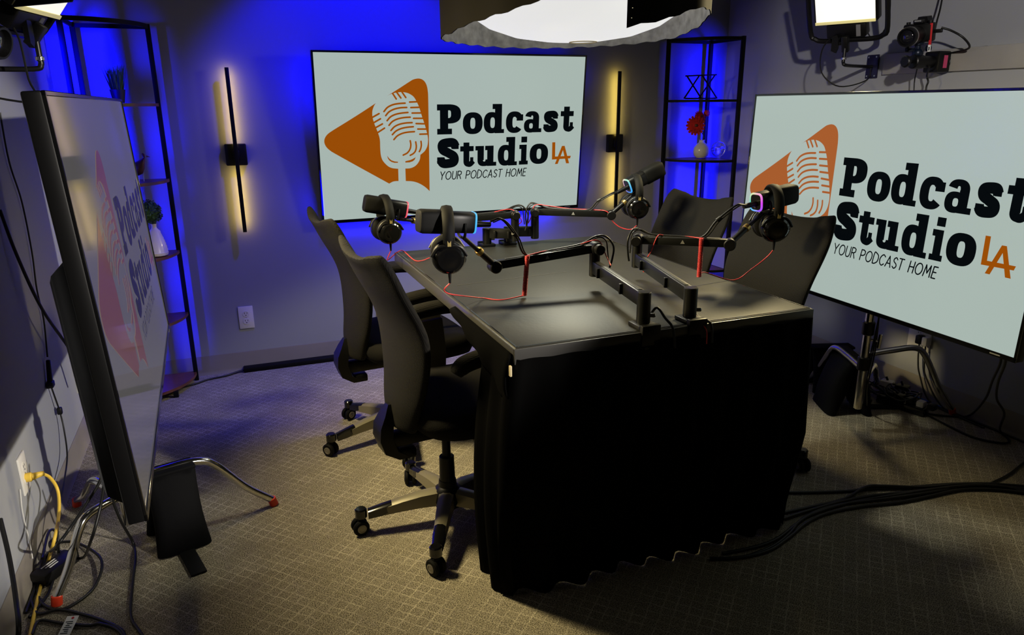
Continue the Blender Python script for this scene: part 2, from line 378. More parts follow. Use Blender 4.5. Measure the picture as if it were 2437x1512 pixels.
def lettering():
    k = Ink()
    def P(x0, x1, b, h):
        w, H = x1-x0, h-b
        k.rect(x0, b, x0+.62*w, b+.19*H); k.rect(x0, h-.2*H, x0+.55*w, h); k.rect(x0+.12*w, b, x0+.46*w, h)
        k.ring(x0+.45*w, b+.68*H, .55*w, .32*H, .13*w, .135*H, -PI/2, PI/2, 2.6, 3, 24); k.rect(x0+.44*w, h-.2*H, x0+.47*w, h); k.rect(x0+.44*w, b+.36*H, x0+.47*w, b+.55*H)
    def O(x0, x1, b, h): k.ring((x0+x1)/2, (b+h)/2, (x1-x0)/2, (h-b)/2, (x1-x0)*.125, (h-b)*.25)
    def D(x0, x1, b, xh, a):
        w = x1-x0; k.ring(x0+.39*w, (b+xh)/2, .39*w, (xh-b)/2, .11*w, (xh-b)*.25, icx=x0+.43*w)
        k.rect(x0+.54*w, b, x0+.88*w, a); k.rect(x0+.42*w, a-.026, x0+.7*w, a); k.rect(x0+.7*w, b, x1, b+.021)
    def Cc(x0, x1, b, xh):
        w, H = x1-x0, xh-b; k.ring((x0+x1)/2, (b+xh)/2, w/2, H/2, w*.12, H*.25, math.radians(42), math.radians(322))
        k.rect(x0+.62*w, b+.57*H, x1, b+.86*H)
    def A(x0, x1, b, xh):
        w, H = x1-x0, xh-b
        k.ring(x0+.36*w, b+.31*H, .36*w, .32*H, .10*w, .125*H, icx=x0+.40*w)
        k.rect(x0+.5*w, b, x0+.85*w, b+.68*H); k.rect(x0+.6*w, b, x1, b+.021)
        k.ring(x0+.45*w, b+.66*H, .40*w, .34*H, .06*w, .14*H, 0, math.radians(165), 2.4, 2.6, 24)
    def S(x0, x1, b, xh, t):
        w, H = x1-x0, xh-b; c = (x0+x1)/2; r = t/2
        k.stroke([(x1-.16*w, b+.70*H), (x1-.26*w, xh-r*1.05), (c, xh-r*.95), (x0+.24*w, b+.80*H), (x0+.26*w, b+.62*H), (c, b+.51*H), (x1-.24*w, b+.38*H), (x1-.24*w, b+.2*H), (c, b+r*.95), (x0+.26*w, b+r*1.05), (x0+.15*w, b+.30*H)], t, 8, round_=False)
        k.rect(x1-.30*w, b+.63*H, x1-.02*w, b+.84*H); k.rect(x0, b+.15*H, x0+.28*w, b+.37*H)
    def T(x0, x1, b, xh, t):
        w, H = x1-x0, xh-b
        k.rect(x0, xh-.027, x1, xh); k.rect(x0+.24*w, b+.25*H, x0+.68*w, t); 
        k.stroke([(x0+.46*w, b+.35*H), (x0+.49*w, b+.18*H), (x0+.72*w, b+.013), (x1-.02*w, b+.03)], .028, 6, round_=False)
        k.ring(x0+.62*w, b+.27*H, .38*w, .27*H, .02*w, .04*H, PI, 1.62*PI, 2.2, 2.2, 16); k.rect(x1-.26*w, b+.02, x1-.02*w, b+.05)
    def U(x0, x1, b, xh):
        w, H = x1-x0, xh-b
        k.rect(x0, xh-.023, x0+.3*w, xh); k.rect(x0+.10*w, b+.3*H, x0+.40*w, xh); k.rect(x0+.56*w, b, x0+.86*w, xh); k.rect(x0+.46*w, xh-.023, x0+.7*w, xh); k.rect(x0+.7*w, b, x1, b+.021)
        k.ring(x0+.42*w, b+.33*H, .32*w, .33*H, .06*w, .10*H, PI, 2*PI, 2.6, 2.6, 20)
    def I(x0, x1, b, xh, a):
        w = x1-x0; k.rect(x0+.22*w, b, x0+.82*w, xh); k.rect(x0, xh-.023, x0+.5*w, xh); k.rect(x0, b, x1, b+.021); k.rect(x0+.2*w, a-.031, x0+.84*w, a)
    b, xh, a = .0125, .122, .163
    P(-.117, .012, b, a); O(.022, .132, b-.002, xh); D(.138, .254, b, xh, a); Cc(.264, .363, b-.001, xh+.002); A(.369, .473, b, xh+.002); S(.485, .571, b, xh+.002, .036); T(.586, .665, b, xh, .146)
    b, xh, a = -.1595, -.050, -.009
    S(-.119, .002, b-.001, a+.001, .047); T(.008, .083, b, xh-.001, -.032); U(.093, .213, b, xh-.002); D(.221, .334, b-.002, xh, a); I(.346, .399, b, xh-.002, a); O(.409, .520, b, xh+.001)
    return k
def tagline():
    k = Ink(); H = .041; base = -.2215; sl = .16
    G = dict(Y=[[(0, 1), (.3, .48), (.62, 1)], [(.3, .48), (.3, 0)]], U=[[(0, 1), (0, .3), (.12, .04), (.28, 0), (.44, .04), (.56, .3), (.56, 1)]],
      R=[[(0, 0), (0, 1), (.3, 1), (.5, .88), (.5, .62), (.3, .5), (0, .5)], [(.26, .5), (.52, 0)]], P=[[(0, 0), (0, 1), (.3, 1), (.52, .88), (.52, .6), (.3, .46), (0, .46)]],
      D=[[(0, 0), (0, 1), (.25, 1), (.55, .8), (.62, .5), (.55, .2), (.25, 0), (0, 0)]], C=[[(.6, .84), (.36, 1), (.1, .82), (0, .5), (.1, .18), (.36, 0), (.6, .16)]],
      A=[[(0, 0), (.32, 1), (.64, 0)], [(.11, .33), (.53, .33)]], S=[[(.46, .84), (.26, 1), (.05, .84), (.08, .62), (.38, .42), (.46, .2), (.26, 0), (.02, .14)]],
      T=[[(0, 1), (.56, 1)], [(.28, 1), (.28, 0)]], H=[[(0, 0), (0, 1)], [(.52, 0), (.52, 1)], [(0, .52), (.52, .52)]], M=[[(0, 0), (.1, 1), (.36, .3), (.62, 1), (.72, 0)]], E=[[(.42, 1), (0, 1), (0, 0), (.42, 0)], [(0, .52), (.36, .52)]])
    wd = dict(Y=.62, O=.76, U=.56, R=.54, P=.52, D=.62, C=.6, A=.64, S=.46, T=.56, H=.52, M=.72, E=.42)
    text = 'YOUR PODCAST HOME'; gap = .225; tot = sum(wd.get(c, .3)+gap for c in text)-gap; sc = .492/tot/H*1.0
    x = -.106
    for c in text:
        if c == 'O': k.stroke([(x+sl*.5*H+(.38+.38*math.cos(t*PI/8))*H*sc+sl*.5*H*math.sin(t*PI/8), base+H*(.5+.5*math.sin(t*PI/8))) for t in range(17)], .0048, 2, round_=False)
        elif c != ' ':
            for st in G[c]: k.stroke([(x+px*H*sc+py*sl*H, base+py*H) for px, py in st], .0048, 4 if c in 'USCD' else 1)
        x += (wd.get(c, .3)+gap)*H*sc
    return k
def logo():
    k = Ink()
    k.fill(rounded([(-0.4302,0.1714),(-0.4395,0.1581),(-0.4479,0.1370),(-0.4499,0.1175),(-0.4479,0.0978),(-0.4403,0.0694),(-0.4245,0.0264),(-0.4169,-0.0053),(-0.4167,-0.0458),(-0.4151,-0.0809),(-0.4078,-0.1075),(-0.3918,-0.1288),(-0.3753,-0.1431),(-0.3562,-0.1510),(-0.3276,-0.1551),(-0.3277,-0.2183),(-0.3431,-0.2182),(-0.3585,-0.2206),(-0.3772,-0.2294),(-0.5234,-0.1414),(-0.6412,-0.0695),(-0.6657,-0.0528),(-0.6816,-0.0370),(-0.6901,-0.0198),(-0.6913,-0.0041),(-0.6858,0.0115),(-0.6718,0.0279),(-0.6454,0.0452),(-0.5810,0.0819),(-0.5044,0.1265)]))
    k.fill(rounded([(-0.3736,0.2044),(-0.3137,0.2392),(-0.2535,0.2753),(-0.2354,0.2842),(-0.2126,0.2882),(-0.1935,0.2844),(-0.1786,0.2727),(-0.1687,0.2532),(-0.1637,0.2251),(-0.1624,0.1911),(-0.1619,0.0646),(-0.1617,-0.0892),(-0.1620,-0.2793),(-0.1847,-0.2576),(-0.2097,-0.2404),(-0.2347,-0.2288),(-0.2596,-0.2227),(-0.2894,-0.2201),(-0.2901,-0.1554),(-0.2672,-0.1551),(-0.2466,-0.1493),(-0.2296,-0.1379),(-0.2161,-0.1203),(-0.2108,-0.1055),(-0.2086,-0.0876),(-0.1941,-0.0773),(-0.1814,-0.0646),(-0.1710,-0.0441),(-0.1669,-0.0175),(-0.1678,0.0032),(-0.1736,0.0298),(-0.1823,0.0620),(-0.1969,0.1057),(-0.2112,0.1516),(-0.2257,0.1824),(-0.2373,0.1999),(-0.2521,0.2112),(-0.2698,0.2191),(-0.2905,0.2231),(-0.3083,0.2231),(-0.3320,0.2198),(-0.3557,0.2132)]))
    for s_ in ([(-0.4500,0.1035),(-0.4160,0.1210)], [(-0.4459,0.0769),(-0.4099,0.0961)], [(-0.4369,0.0529),(-0.4009,0.0710)], [(-0.4273,0.0288),(-0.3911,0.0503)], [(-0.3438,0.2165),(-0.3270,0.1908)], [(-0.3231,0.2220),(-0.3032,0.1952)], [(-0.2964,0.2231),(-0.2781,0.1973)], [(-0.2590,0.1753),(-0.2210,0.1767)], [(-0.2536,0.1486),(-0.2112,0.1494)], [(-0.2476,0.1218),(-0.2027,0.1218)], [(-0.2409,0.0959),(-0.1940,0.0952)], [(-0.2281,0.0698),(-0.1853,0.0679)], [(-0.2196,0.0424),(-0.1765,0.0415)], [(-0.2096,0.0165),(-0.1688,0.0167)]):
        k.stroke(s_, .0085, 1)
    for s_ in ([(-0.3910,0.1308),(-0.3726,0.1503),(-0.3456,0.1629),(-0.3159,0.1683),(-0.2824,0.1703)], [(-0.3829,0.1110),(-0.3657,0.1288),(-0.3393,0.1415),(-0.3076,0.1480),(-0.2746,0.1494)], [(-0.3767,0.0865),(-0.3583,0.1050),(-0.3323,0.1166),(-0.3005,0.1224),(-0.2693,0.1249)], [(-0.3680,0.0636),(-0.3502,0.0816),(-0.3241,0.0937),(-0.2910,0.1001),(-0.2578,0.1019)], [(-0.3588,0.0382),(-0.3403,0.0562),(-0.3141,0.0678),(-0.2815,0.0736),(-0.2487,0.0748)], [(-0.3523,0.0174),(-0.3332,0.0348),(-0.3064,0.0464),(-0.2760,0.0522),(-0.2431,0.0544)], [(-0.3453,-0.0071),(-0.3267,0.0110),(-0.2992,0.0231),(-0.2687,0.0283),(-0.2376,0.0299)], [(-0.2607,-0.0151),(-0.2581,-0.0357),(-0.2629,-0.0574),(-0.2775,-0.0759),(-0.2993,-0.0864)], [(-0.2320,-0.0217),(-0.2294,-0.0454),(-0.2342,-0.0666),(-0.2463,-0.0804),(-0.2625,-0.0888)], [(-0.2042,-0.0195),(-0.2027,-0.0373),(-0.2061,-0.0555),(-0.2139,-0.0714)]):
        k.stroke(s_, .0085, 5)
    k.fill([(-0.3830,-0.0860),(-0.3738,-0.0999),(-0.3609,-0.1110),(-0.3453,-0.1169),(-0.3277,-0.1193),(-0.3279,-0.1246),(-0.3462,-0.1240),(-0.3612,-0.1193),(-0.3730,-0.1105),(-0.3798,-0.0997)])
    k.fill([(-0.2891,-0.1177),(-0.2631,-0.1127),(-0.2475,-0.1066),(-0.2337,-0.0987),(-0.2395,-0.1117),(-0.2497,-0.1197),(-0.2665,-0.1245),(-0.2893,-0.1249)])
    return k
def rounded(p, n=5):
    # smooth the outline between its sharp tips
    N = len(p); V = [Vector((x, y, 0)) for x, y in p]; tips = []
    for i in range(N):
        a, b_ = V[i]-V[i-1], V[(i+1) % N]-V[i]
        if a.angle(b_) > math.radians(42): tips.append(i)
    out = []
    for j, i in enumerate(tips):
        k_ = tips[(j+1) % len(tips)]; seg = [V[i]]; q = i
        while q != k_: q = (q+1) % N; seg.append(V[q])
        out += smooth_path(seg, n)[:-1] if len(seg) > 2 else [seg[0]]
    return [(v.x, v.y) for v in out]
def monogram():
    k = Ink()
    k.fill([(0.5427,-0.0439),(0.5612,-0.0438),(0.5641,-0.1225),(0.6621,-0.1213),(0.6578,-0.1354),(0.5455,-0.1387)])
    k.fill([(0.6034,-0.0653),(0.6200,-0.0651),(0.5822,-0.1640),(0.5649,-0.1640)]); k.fill([(0.6034,-0.0653),(0.6200,-0.0651),(0.6537,-0.1627),(0.6346,-0.1626)])
    return k
def television(name, label, centre, ux, up, W, dim=False, soft=False, group=None, depth=.03):
    """A flat screen: ux along its width (viewer's right), up along its height, both unit vectors."""
    c, ux, up = Vector(centre), Vector(ux).normalized(), Vector(up).normalized(); n = ux.cross(up)   # n points at the viewer
    H = W*.832/1.452; k = W/1.452; R = Matrix((ux, up, n)).transposed()
    t = thing(name, label, 'television', c-up*H/2-n*.03, group)
    part(MB().box(c-n*depth/2, (W, H, depth), R, .004), 'body', 'black', t)
    hb = MB()
    pr = [(-.46*W, -.46*H, .0), (-.46*W, -.46*H, .035), (.46*W, -.46*H, .035), (.46*W, -.46*H, 0)]
    rings = []
    for d, ix, y0, y1 in ((0, .47, -.47, .14), (.032, .455, -.45, .11), (.04, .44, -.43, .09)):
        rings.append([c+ux*x*W+up*y*H-n*(depth+d) for x, y in ((-ix, y0), (ix, y0), (ix, y1), (-ix, y1))])
    hb.loft(rings); part(hb, 'back_housing', 'darkgrey' if not dim else 'black', t)
    bz = MB(); e = .009*k; f = .016*k
    for (a, b_, w_, h_) in ((0, H/2-e/2, W, e), (0, -H/2+f/2, W, f), (-W/2+e/2, 0, e, H), (W/2-e/2, 0, e, H)):
        bz.box(c+ux*a+up*b_+n*.001, (w_, h_, .006), R, .0012, 1)
    part(bz, 'bezel', 'blackgloss', t)
    mk = MB(); mk.box(c+ux*(W*.452)+up*(-H/2+f/2)+n*.0045, (.036*k, .004*k, .0008), R); part(mk, 'brand_mark', 'greytext', t)
    place = lambda x, y, l: c+ux*x*k+up*(y+.0035)*k+n*(.0012+l)
    sm = MB(); y0, y1 = -H/2+f, H/2-e; x1 = W/2-e
    sm.poly([c+ux*x+up*y+n*.0012 for x, y in ((-x1, y0), (x1, y0), (x1, y1), (-x1, y1))])
    sc = part(sm, 'screen', 'screen_dim' if dim else 'screen', t)
    o_ = 'orange_dim' if dim else ('orange2' if soft else 'orange'); i_ = 'ink_dim' if dim else 'ink'
    part(logo().mesh(place, .0008), 'logo', o_, sc, recalc=False); part(lettering().mesh(place, .0008), 'lettering', i_, sc, recalc=False)
    part(tagline().mesh(place, .0008), 'tagline', i_, sc, recalc=False); part(monogram().mesh(place, .0009), 'monogram', 'orange_dim' if dim else 'orange', sc, recalc=False)
    return t
ta, tb = .0947, .0114
wtv = television('wall_television', 'large screen mounted on the back wall above the table, blue glow around it', (.1269+.726, -.08, .7408+.416),
   (math.cos(tb), math.sin(tb), 0), (math.sin(tb)*math.sin(ta), -math.cos(tb)*math.sin(ta), math.cos(ta)), 1.452)
part(MB().box((.853, -.03, 1.157), (.34, .056, .3), bevel=.004), 'wall_mount', 'bmetal', wtv)
part(MB().box((.855, -.085, 1.48), (1.2, .006, .012)), 'led_strip', 'blueled', wtv)
# the blue strip glued round the back of the wall screen
for (loc, tgt, sx, sz, p_) in (((.853, -.085, 1.585), (.853, 0, 1.72), 1.3, .02, .14), ((.135, -.070, 1.157), (.0, 0, 1.157), .02, .75, .52), ((1.572, -.070, 1.157), (1.70, 0, 1.157), .02, .7, .12), ((.80, -.045, .735), (.80, 0, .62), 1.25, .02, .95)):
    area_light('led_strip_glow', loc, tgt, sx, POWER['tv_blue']*p_, BLUE, 'RECTANGLE', sz, parent=wtv)

yw = 1.596
tl = -.053
lu = (math.cos(yw), math.sin(yw), 0); ln = (math.sin(yw), -math.cos(yw), 0)
lup = (math.sin(tl)*math.sin(yw)*-1*-1, 0, math.cos(tl))
television('floor_stand_television', 'dim screen seen edge-on at the left, its back to the left wall', (-.5566, -1.785, .9604), lu,
   (math.sin(tl), 0, math.cos(tl)), 1.3425, dim=True, group='matching screens on floor stands')
ry = -1.6191
rc = Vector((1.8353, -1.1633, .5826))+Vector((math.cos(ry), math.sin(ry), 0))*.67125+Vector((0, 0, .3847))
television('floor_stand_television', 'bright screen at the right behind the right-hand chairs, its edge cut by the frame', rc+Vector((0.012, 0, 0)), (math.cos(ry), math.sin(ry), 0), (.0319, 0, 1),
   1.3425, soft=True, group='matching screens on floor stands')

# ---------------------------------------------------------------- chrome floor stands of the two screens
def screen_stand(label, pole, top, legs, plate_dir):
    px, py = pole
    t = thing('screen_stand', label, 'stand', (px, py, 0), 'chrome screen stands')
    part(MB().cyl((px, py, .10), (px, py, top), .0165, seg=16, bevel=.002), 'pole', 'chrome', t)
    for z0 in (.27, .42): part(MB().cyl((px, py, z0), (px, py, z0+.055), .024, seg=16, bevel=.003), 'collar', 'bmetal', t)
    d = Vector((plate_dir[0], plate_dir[1], 0)).normalized()
    R = Matrix((Vector((-d.y, d.x, 0)), Vector((0, 0, 1)), d)).transposed()
    pm = MB().box(Vector((px, py, .96))+d*.045, (.34, .3, .008), R, .002)
    pm.box(Vector((px, py, .96))+d*.022, (.05, .12, .045), R, .004); part(pm, 'mount_plate', 'bmetal', t)
    for i, (dr, L, h) in enumerate(legs):
        a = Vector((math.cos(dr), math.sin(dr), 0)); p0 = Vector((px, py, 0))
        lg = part(MB().tube([p0+Vector((0, 0, h))+a*.015, p0+Vector((0, 0, h+.004))+a*L*.28, p0+Vector((0, 0, h))+a*L*.50, p0+Vector((0, 0, h*.86))+a*L*.62, p0+Vector((0, 0, h*.42))+a*L*.81, p0+Vector((0, 0, .022))+a*L], .0125, 6, 12), 'leg', 'chrome', t)
        part(MB().cyl(p0+Vector((0, 0, .030))+a*L*.992, p0+Vector((0, 0, .001))+a*(L*1.012), .0145, seg=12, bevel=.002), 'foot_cap', 'red', lg)
    k = Vector((px, py, .40)); s_ = Vector((.6, -.8, 0))
    kn = MB().cyl(k+s_*.015, k+s_*.045, .006, seg=10); kn.cyl(k+s_*.045+Vector((0, 0, -.03)), k+s_*.048+Vector((0, 0, .03)), .008, seg=10, bevel=.003)
    part(kn, 'tee_handle', 'chrome', t)
    return t
def leg_to(p, q): return math.atan2(q[1]-p[1], q[0]-p[0]), math.hypot(q[0]-p[0], q[1]-p[1])
pl = (-.70, -1.575)
screen_stand('chrome tripod stand carrying the dim screen at the left', pl, 1.05, [(*leg_to(pl, (-.282, -1.455)), .24), (*leg_to(pl, (-.872, -1.772)), .20), (*leg_to(pl, (-.91, -1.204)), .17)], (1, 0))
pr = (2.02, -1.76)
screen_stand('chrome tripod stand under the bright screen at the right', pr, 1.05, [(*leg_to(pr, (2.535, -1.80)), .335), (*leg_to(pr, (2.24, -1.26)), .27), (*leg_to(pr, (2.49, -1.45)), .20)], (-1, 0))

# ---------------------------------------------------------------- sandbags
def sandbag(label, mid, along, h, wd, ln, strap=True):
    """Saddle bag hung over a stand leg: two sagging pouches joined over the top."""
    m, a = Vector(mid), Vector((*along, 0)).normalized(); s_ = Vector((-a.y, a.x, 0))
    t = thing('sandbag', label, 'sandbag', (m.x, m.y, 0), 'black sandbags on the stands')
    for sg in (-1, 1):
        rings = []
        for i in range(9):
            f_ = i/8; z = h*(1-f_); sw = .020+.035*math.sin(PI*min(1, f_*1.1))**.8+.02*f_; off = .012+.065*f_
            L = ln*(1-.10*math.sin(PI*f_)+.06*f_); ring = []
            for k in range(16):
                th = 2*PI*k/16; cx, sy = math.cos(th), math.sin(th)
                ring.append(m+Vector((0, 0, max(z+(.006*math.sin(3*th) if i < 8 else 0), .003)))+a*math.copysign(abs(cx)**.5, cx)*L/2+s_*(sg*off+math.copysign(abs(sy)**.7, sy)*sw/1.6))
            rings.append(ring)
        part(MB().loft(rings), 'pouch', 'bag', t, 60)
    part(MB().box(m+Vector((0, 0, h+.004)), (ln*.98, .07, .012), Matrix((a, s_, Vector((0, 0, 1)))).transposed(), .004), 'saddle_top', 'bag', t)
    if strap:
        q = m-s_*wd if False else m
        part(MB().box(m+Vector(strap_dir(m, along)), (.045, .14, .006), Matrix((a, s_, Vector((0, 0, 1)))).transposed(), .002), 'strap', 'rubber', t)
    return t
def strap_dir(m, along):
    a = Vector((*along, 0)).normalized(); s_ = Vector((-a.y, a.x, 0))
    if s_.y > 0: s_ = -s_
    return s_*.17+Vector((0, 0, .004))
sandbag('black sandbag slung over the chrome leg beside the dim left screen', (-.575, -1.545, 0), (.96, .27), .24, .1, .15)
sandbag('large black sandbag on the right stand, nearest the power strip', (2.155, -1.555, 0), (.40, .90), .25, .1, .20)
sandbag('smaller black sandbag half hidden behind the table cloth at the right', (2.28, -1.34, 0), (.9, -.3), .20, .1, .2, False)

# ================================================================ WALL LIGHTS
def sconce(label, x):
    t = thing('wall_sconce', label, 'wall light', (x, 0, .7307), 'black bar wall lights beside the wall screen')
    part(MB().box((x, -.016, 1.098), (.098, .032, .102), bevel=.006), 'wall_box', 'black', t)
    bar = part(MB().box((x, -.052, 1.111), (.018, .014, .766), bevel=.002), 'light_bar', 'black', t)
    part(MB().box((x, -.038, 1.098), (.03, .02, .04), bevel=.003), 'joint', 'black', t)
    part(MB().box((x, -.0435, 1.305), (.010, .003, .33)).box((x, -.0435, .90), (.010, .003, .29)), 'led_strip', 'yellowled', t)
    for z, h in ((1.315, .34), (.885, .28)):
        area_light('led_strip_glow', (x, -.041, z), (x, 0, z), .012, POWER['sconce'], YEL, 'RECTANGLE', h, parent=t)
    return t
sconce('black bar wall light left of the wall screen, glowing yellow', -.2486)
sconce('black bar wall light right of the wall screen, behind a microphone', 1.818)

# ================================================================ CORNER SHELVES
def corner_shelf(label, corner, sx):
    """Quarter-round five-tier shelf; corner = back post, sx = +1 when it opens to the right."""
    cx, cy = corner; r = .29; e = .011
    t = thing('corner_shelf', label, 'shelf', (cx, cy, 0), 'corner shelves')
    ang = lambda th: Vector((cx+sx*r*math.cos(th), cy-r*math.sin(th), 0))
    posts = [(cx, cy), (cx+sx*r, cy), (cx, cy-r)]
    for p in posts: part(MB().box((p[0], p[1], .835), (.02, .02, 1.67), bevel=.002), 'post', 'shelfmetal', t)
    mid = ang(PI/4); part(MB().box((mid.x, mid.y, .016), (.022, .022, .032), bevel=.002), 'foot', 'shelfmetal', t)
    for z in (.04, .352, .66, .996, 1.33, 1.658):
        h_ = .009 if z > 1.5 else .0065
        rail = MB(); arc = [ang(PI/2*i/20)+Vector((0, 0, z)) for i in range(21)]
        out = [(p-Vector((cx, cy, z))).normalized() for p in arc]
        rail.loft([[p+o*.004+Vector((0, 0, -h_)), p+o*.004+Vector((0, 0, h_)), p-o*.004+Vector((0, 0, h_)), p-o*.004+Vector((0, 0, -h_))] for p, o in zip(arc, out)])
        for a, b_ in ((posts[0], posts[1]), (posts[0], posts[2])):
            rail.box(((a[0]+b_[0])/2, (a[1]+b_[1])/2, z), (abs(a[0]-b_[0])+.008, abs(a[1]-b_[1])+.008, 2*h_))
        part(rail, 'rail', 'shelfmetal' if z > 1.5 else 'wood' if sx > 0 else 'shelfmetal', t)
        if z < 1.5:
            poly = [(cx, cy)]+[(v.x, v.y) for v in arc]
            if sx > 0: poly = poly[::-1]
            part(MB().prism(poly, .009, (0, 0, z-.003)), 'shelf_board', 'wood', t)
    return t
sl = corner_shelf('black framed corner shelf at the left behind the dim screen', (-.845, -.06), 1)
sr = corner_shelf('black framed corner shelf at the right behind the far right chair', (2.425, -.045), -1)
# blue LED tubes standing in the two corners
def corner_lamp(label, x, y, power, tx, ty=0):
    t = thing('corner_led_tube', label, 'lamp', (x, y, 0), 'blue corner lamps')
    part(MB().cyl((x, y, 0), (x, y, .02), .035, seg=20, bevel=.003), 'base', 'black', t)
    part(MB().cyl((x, y, .02), (x, y, .16), .010, seg=14), 'tube', 'blueled', t)
    for z in (.35, .85, 1.35):
        area_light('tube_glow', (x, y, z), (tx, ty, z), .03, power/3, BLUE, 'RECTANGLE', .5, math.radians(66), parent=t)
    return t
corner_lamp('small blue light tube on the floor in the left back corner', -.905, -.46, POWER['corner_left'], -.80)
corner_lamp('small blue light tube on the floor in the right back corner', 2.515, -.36, POWER['corner_right'], 2.40)

# ---------------------------------------------------------------- things on the left shelf
def grass_pot():
    b = Vector((-0.700,-0.160,1.327)); b.z = 1.339
    t = thing('potted_grass', 'small pot of upright green grass on the left corner shelf', 'plant', b)
    part(MB().lathe([(.022, 0), (.030, .05), (.031, .055), (.026, .055), (.025, .048)], b), 'pot', 'pot', t)
    g = MB()
    for i in range(170):
        a, q = random.random()*2*PI, math.sqrt(random.random())*.022
        p = b+Vector((q*math.cos(a), q*math.sin(a), .045)); tip = p+Vector((q*1.1*math.cos(a)+random.uniform(-.008, .008), q*1.1*math.sin(a)+random.uniform(-.008, .008), random.uniform(.085, .115)))
        g.tube([p, (p+tip)/2+Vector((random.uniform(-.003, .003), random.uniform(-.003, .003), .004)), tip], lambda f: .0017*(1-f*.85), 2, 4)
    part(g, 'grass', 'grass', t)
grass_pot()
def bird():
    b = Vector((-0.653,-0.190,1.019)); b.z = 1.005
    t = thing('bird_figurine', 'small dark red bird figurine on thin legs on the left corner shelf', 'figurine', b)
    m = MB(); rings = []
    prof = [(-.058, .066, .002), (-.045, .060, .012), (-.028, .056, .024), (-.008, .058, .033), (.010, .068, .034), (.020, .084, .027), (.022, .098, .019), (.018, .110, .012), (.012, .117, .004)]
    for x, z, r in prof:
        rings.append([b+Vector((x+.3*r*math.sin(2*PI*k/16)*.4, r*.85*math.cos(2*PI*k/16), z+r*math.sin(2*PI*k/16))) for k in range(16)])
    m.loft(rings); part(m, 'body', 'birdwood', t, 70)
    part(MB().cyl(b+Vector((.030, 0, .108)), b+Vector((.044, 0, .104)), .004, .0005, 8), 'beak', 'birdwood', t)
    for x in (-.008, .010): part(MB().cyl(b+Vector((x-.004, 0, 0)), b+Vector((x, 0, .038)), .0012, seg=6), 'leg', 'steel', t)
bird()
def topiary():
    b = Vector((-0.635,-0.190,0.700)); b.z = .668
    v = MB(); prof = [(.036, 0), (.044, .004)]
    for i in range(1, 8):
        h = .006+i*.0135; r = .0455-.0009*i*i*.42; prof += [(r+.0012, h-.004), (r-.0012, h)]
    prof += [(.0245, .112), (.012, .126), (.0105, .136), (.0125, .146), (.009, .146), (.008, .13)]
    single(v.lathe(prof, b), 'ribbed_vase', 'ceramic', 'white ribbed bottle vase below the leafy ball on the left shelf', 'vase')
    c = b+Vector((-.012, 0, .198))
    t = thing('topiary_ball', 'dark green leafy ball standing in the white ribbed vase', 'plant', b+Vector((0, 0, .128)))
    part(MB().cyl(b+Vector((0, 0, .128)), c, .003, seg=8), 'stem', 'stemg', t)
    m = MB().ball(c, .046, seg=14)
    for i in range(520):
        d = Vector((random.gauss(0, 1), random.gauss(0, 1), random.gauss(0, 1))).normalized(); x, y = frame_of(d)
        a = random.random()*2*PI; e1 = x*math.cos(a)+y*math.sin(a); p = c+d*random.uniform(.043, .055); w_ = .0075
        n = (d+e1*.7).normalized()
        m.poly([p-e1*w_, p+n.cross(e1)*w_*.6+d*.002, p+e1*w_+d*.006, p-n.cross(e1)*w_*.6+d*.002])
    part(m, 'foliage', 'leaf', t)
topiary()
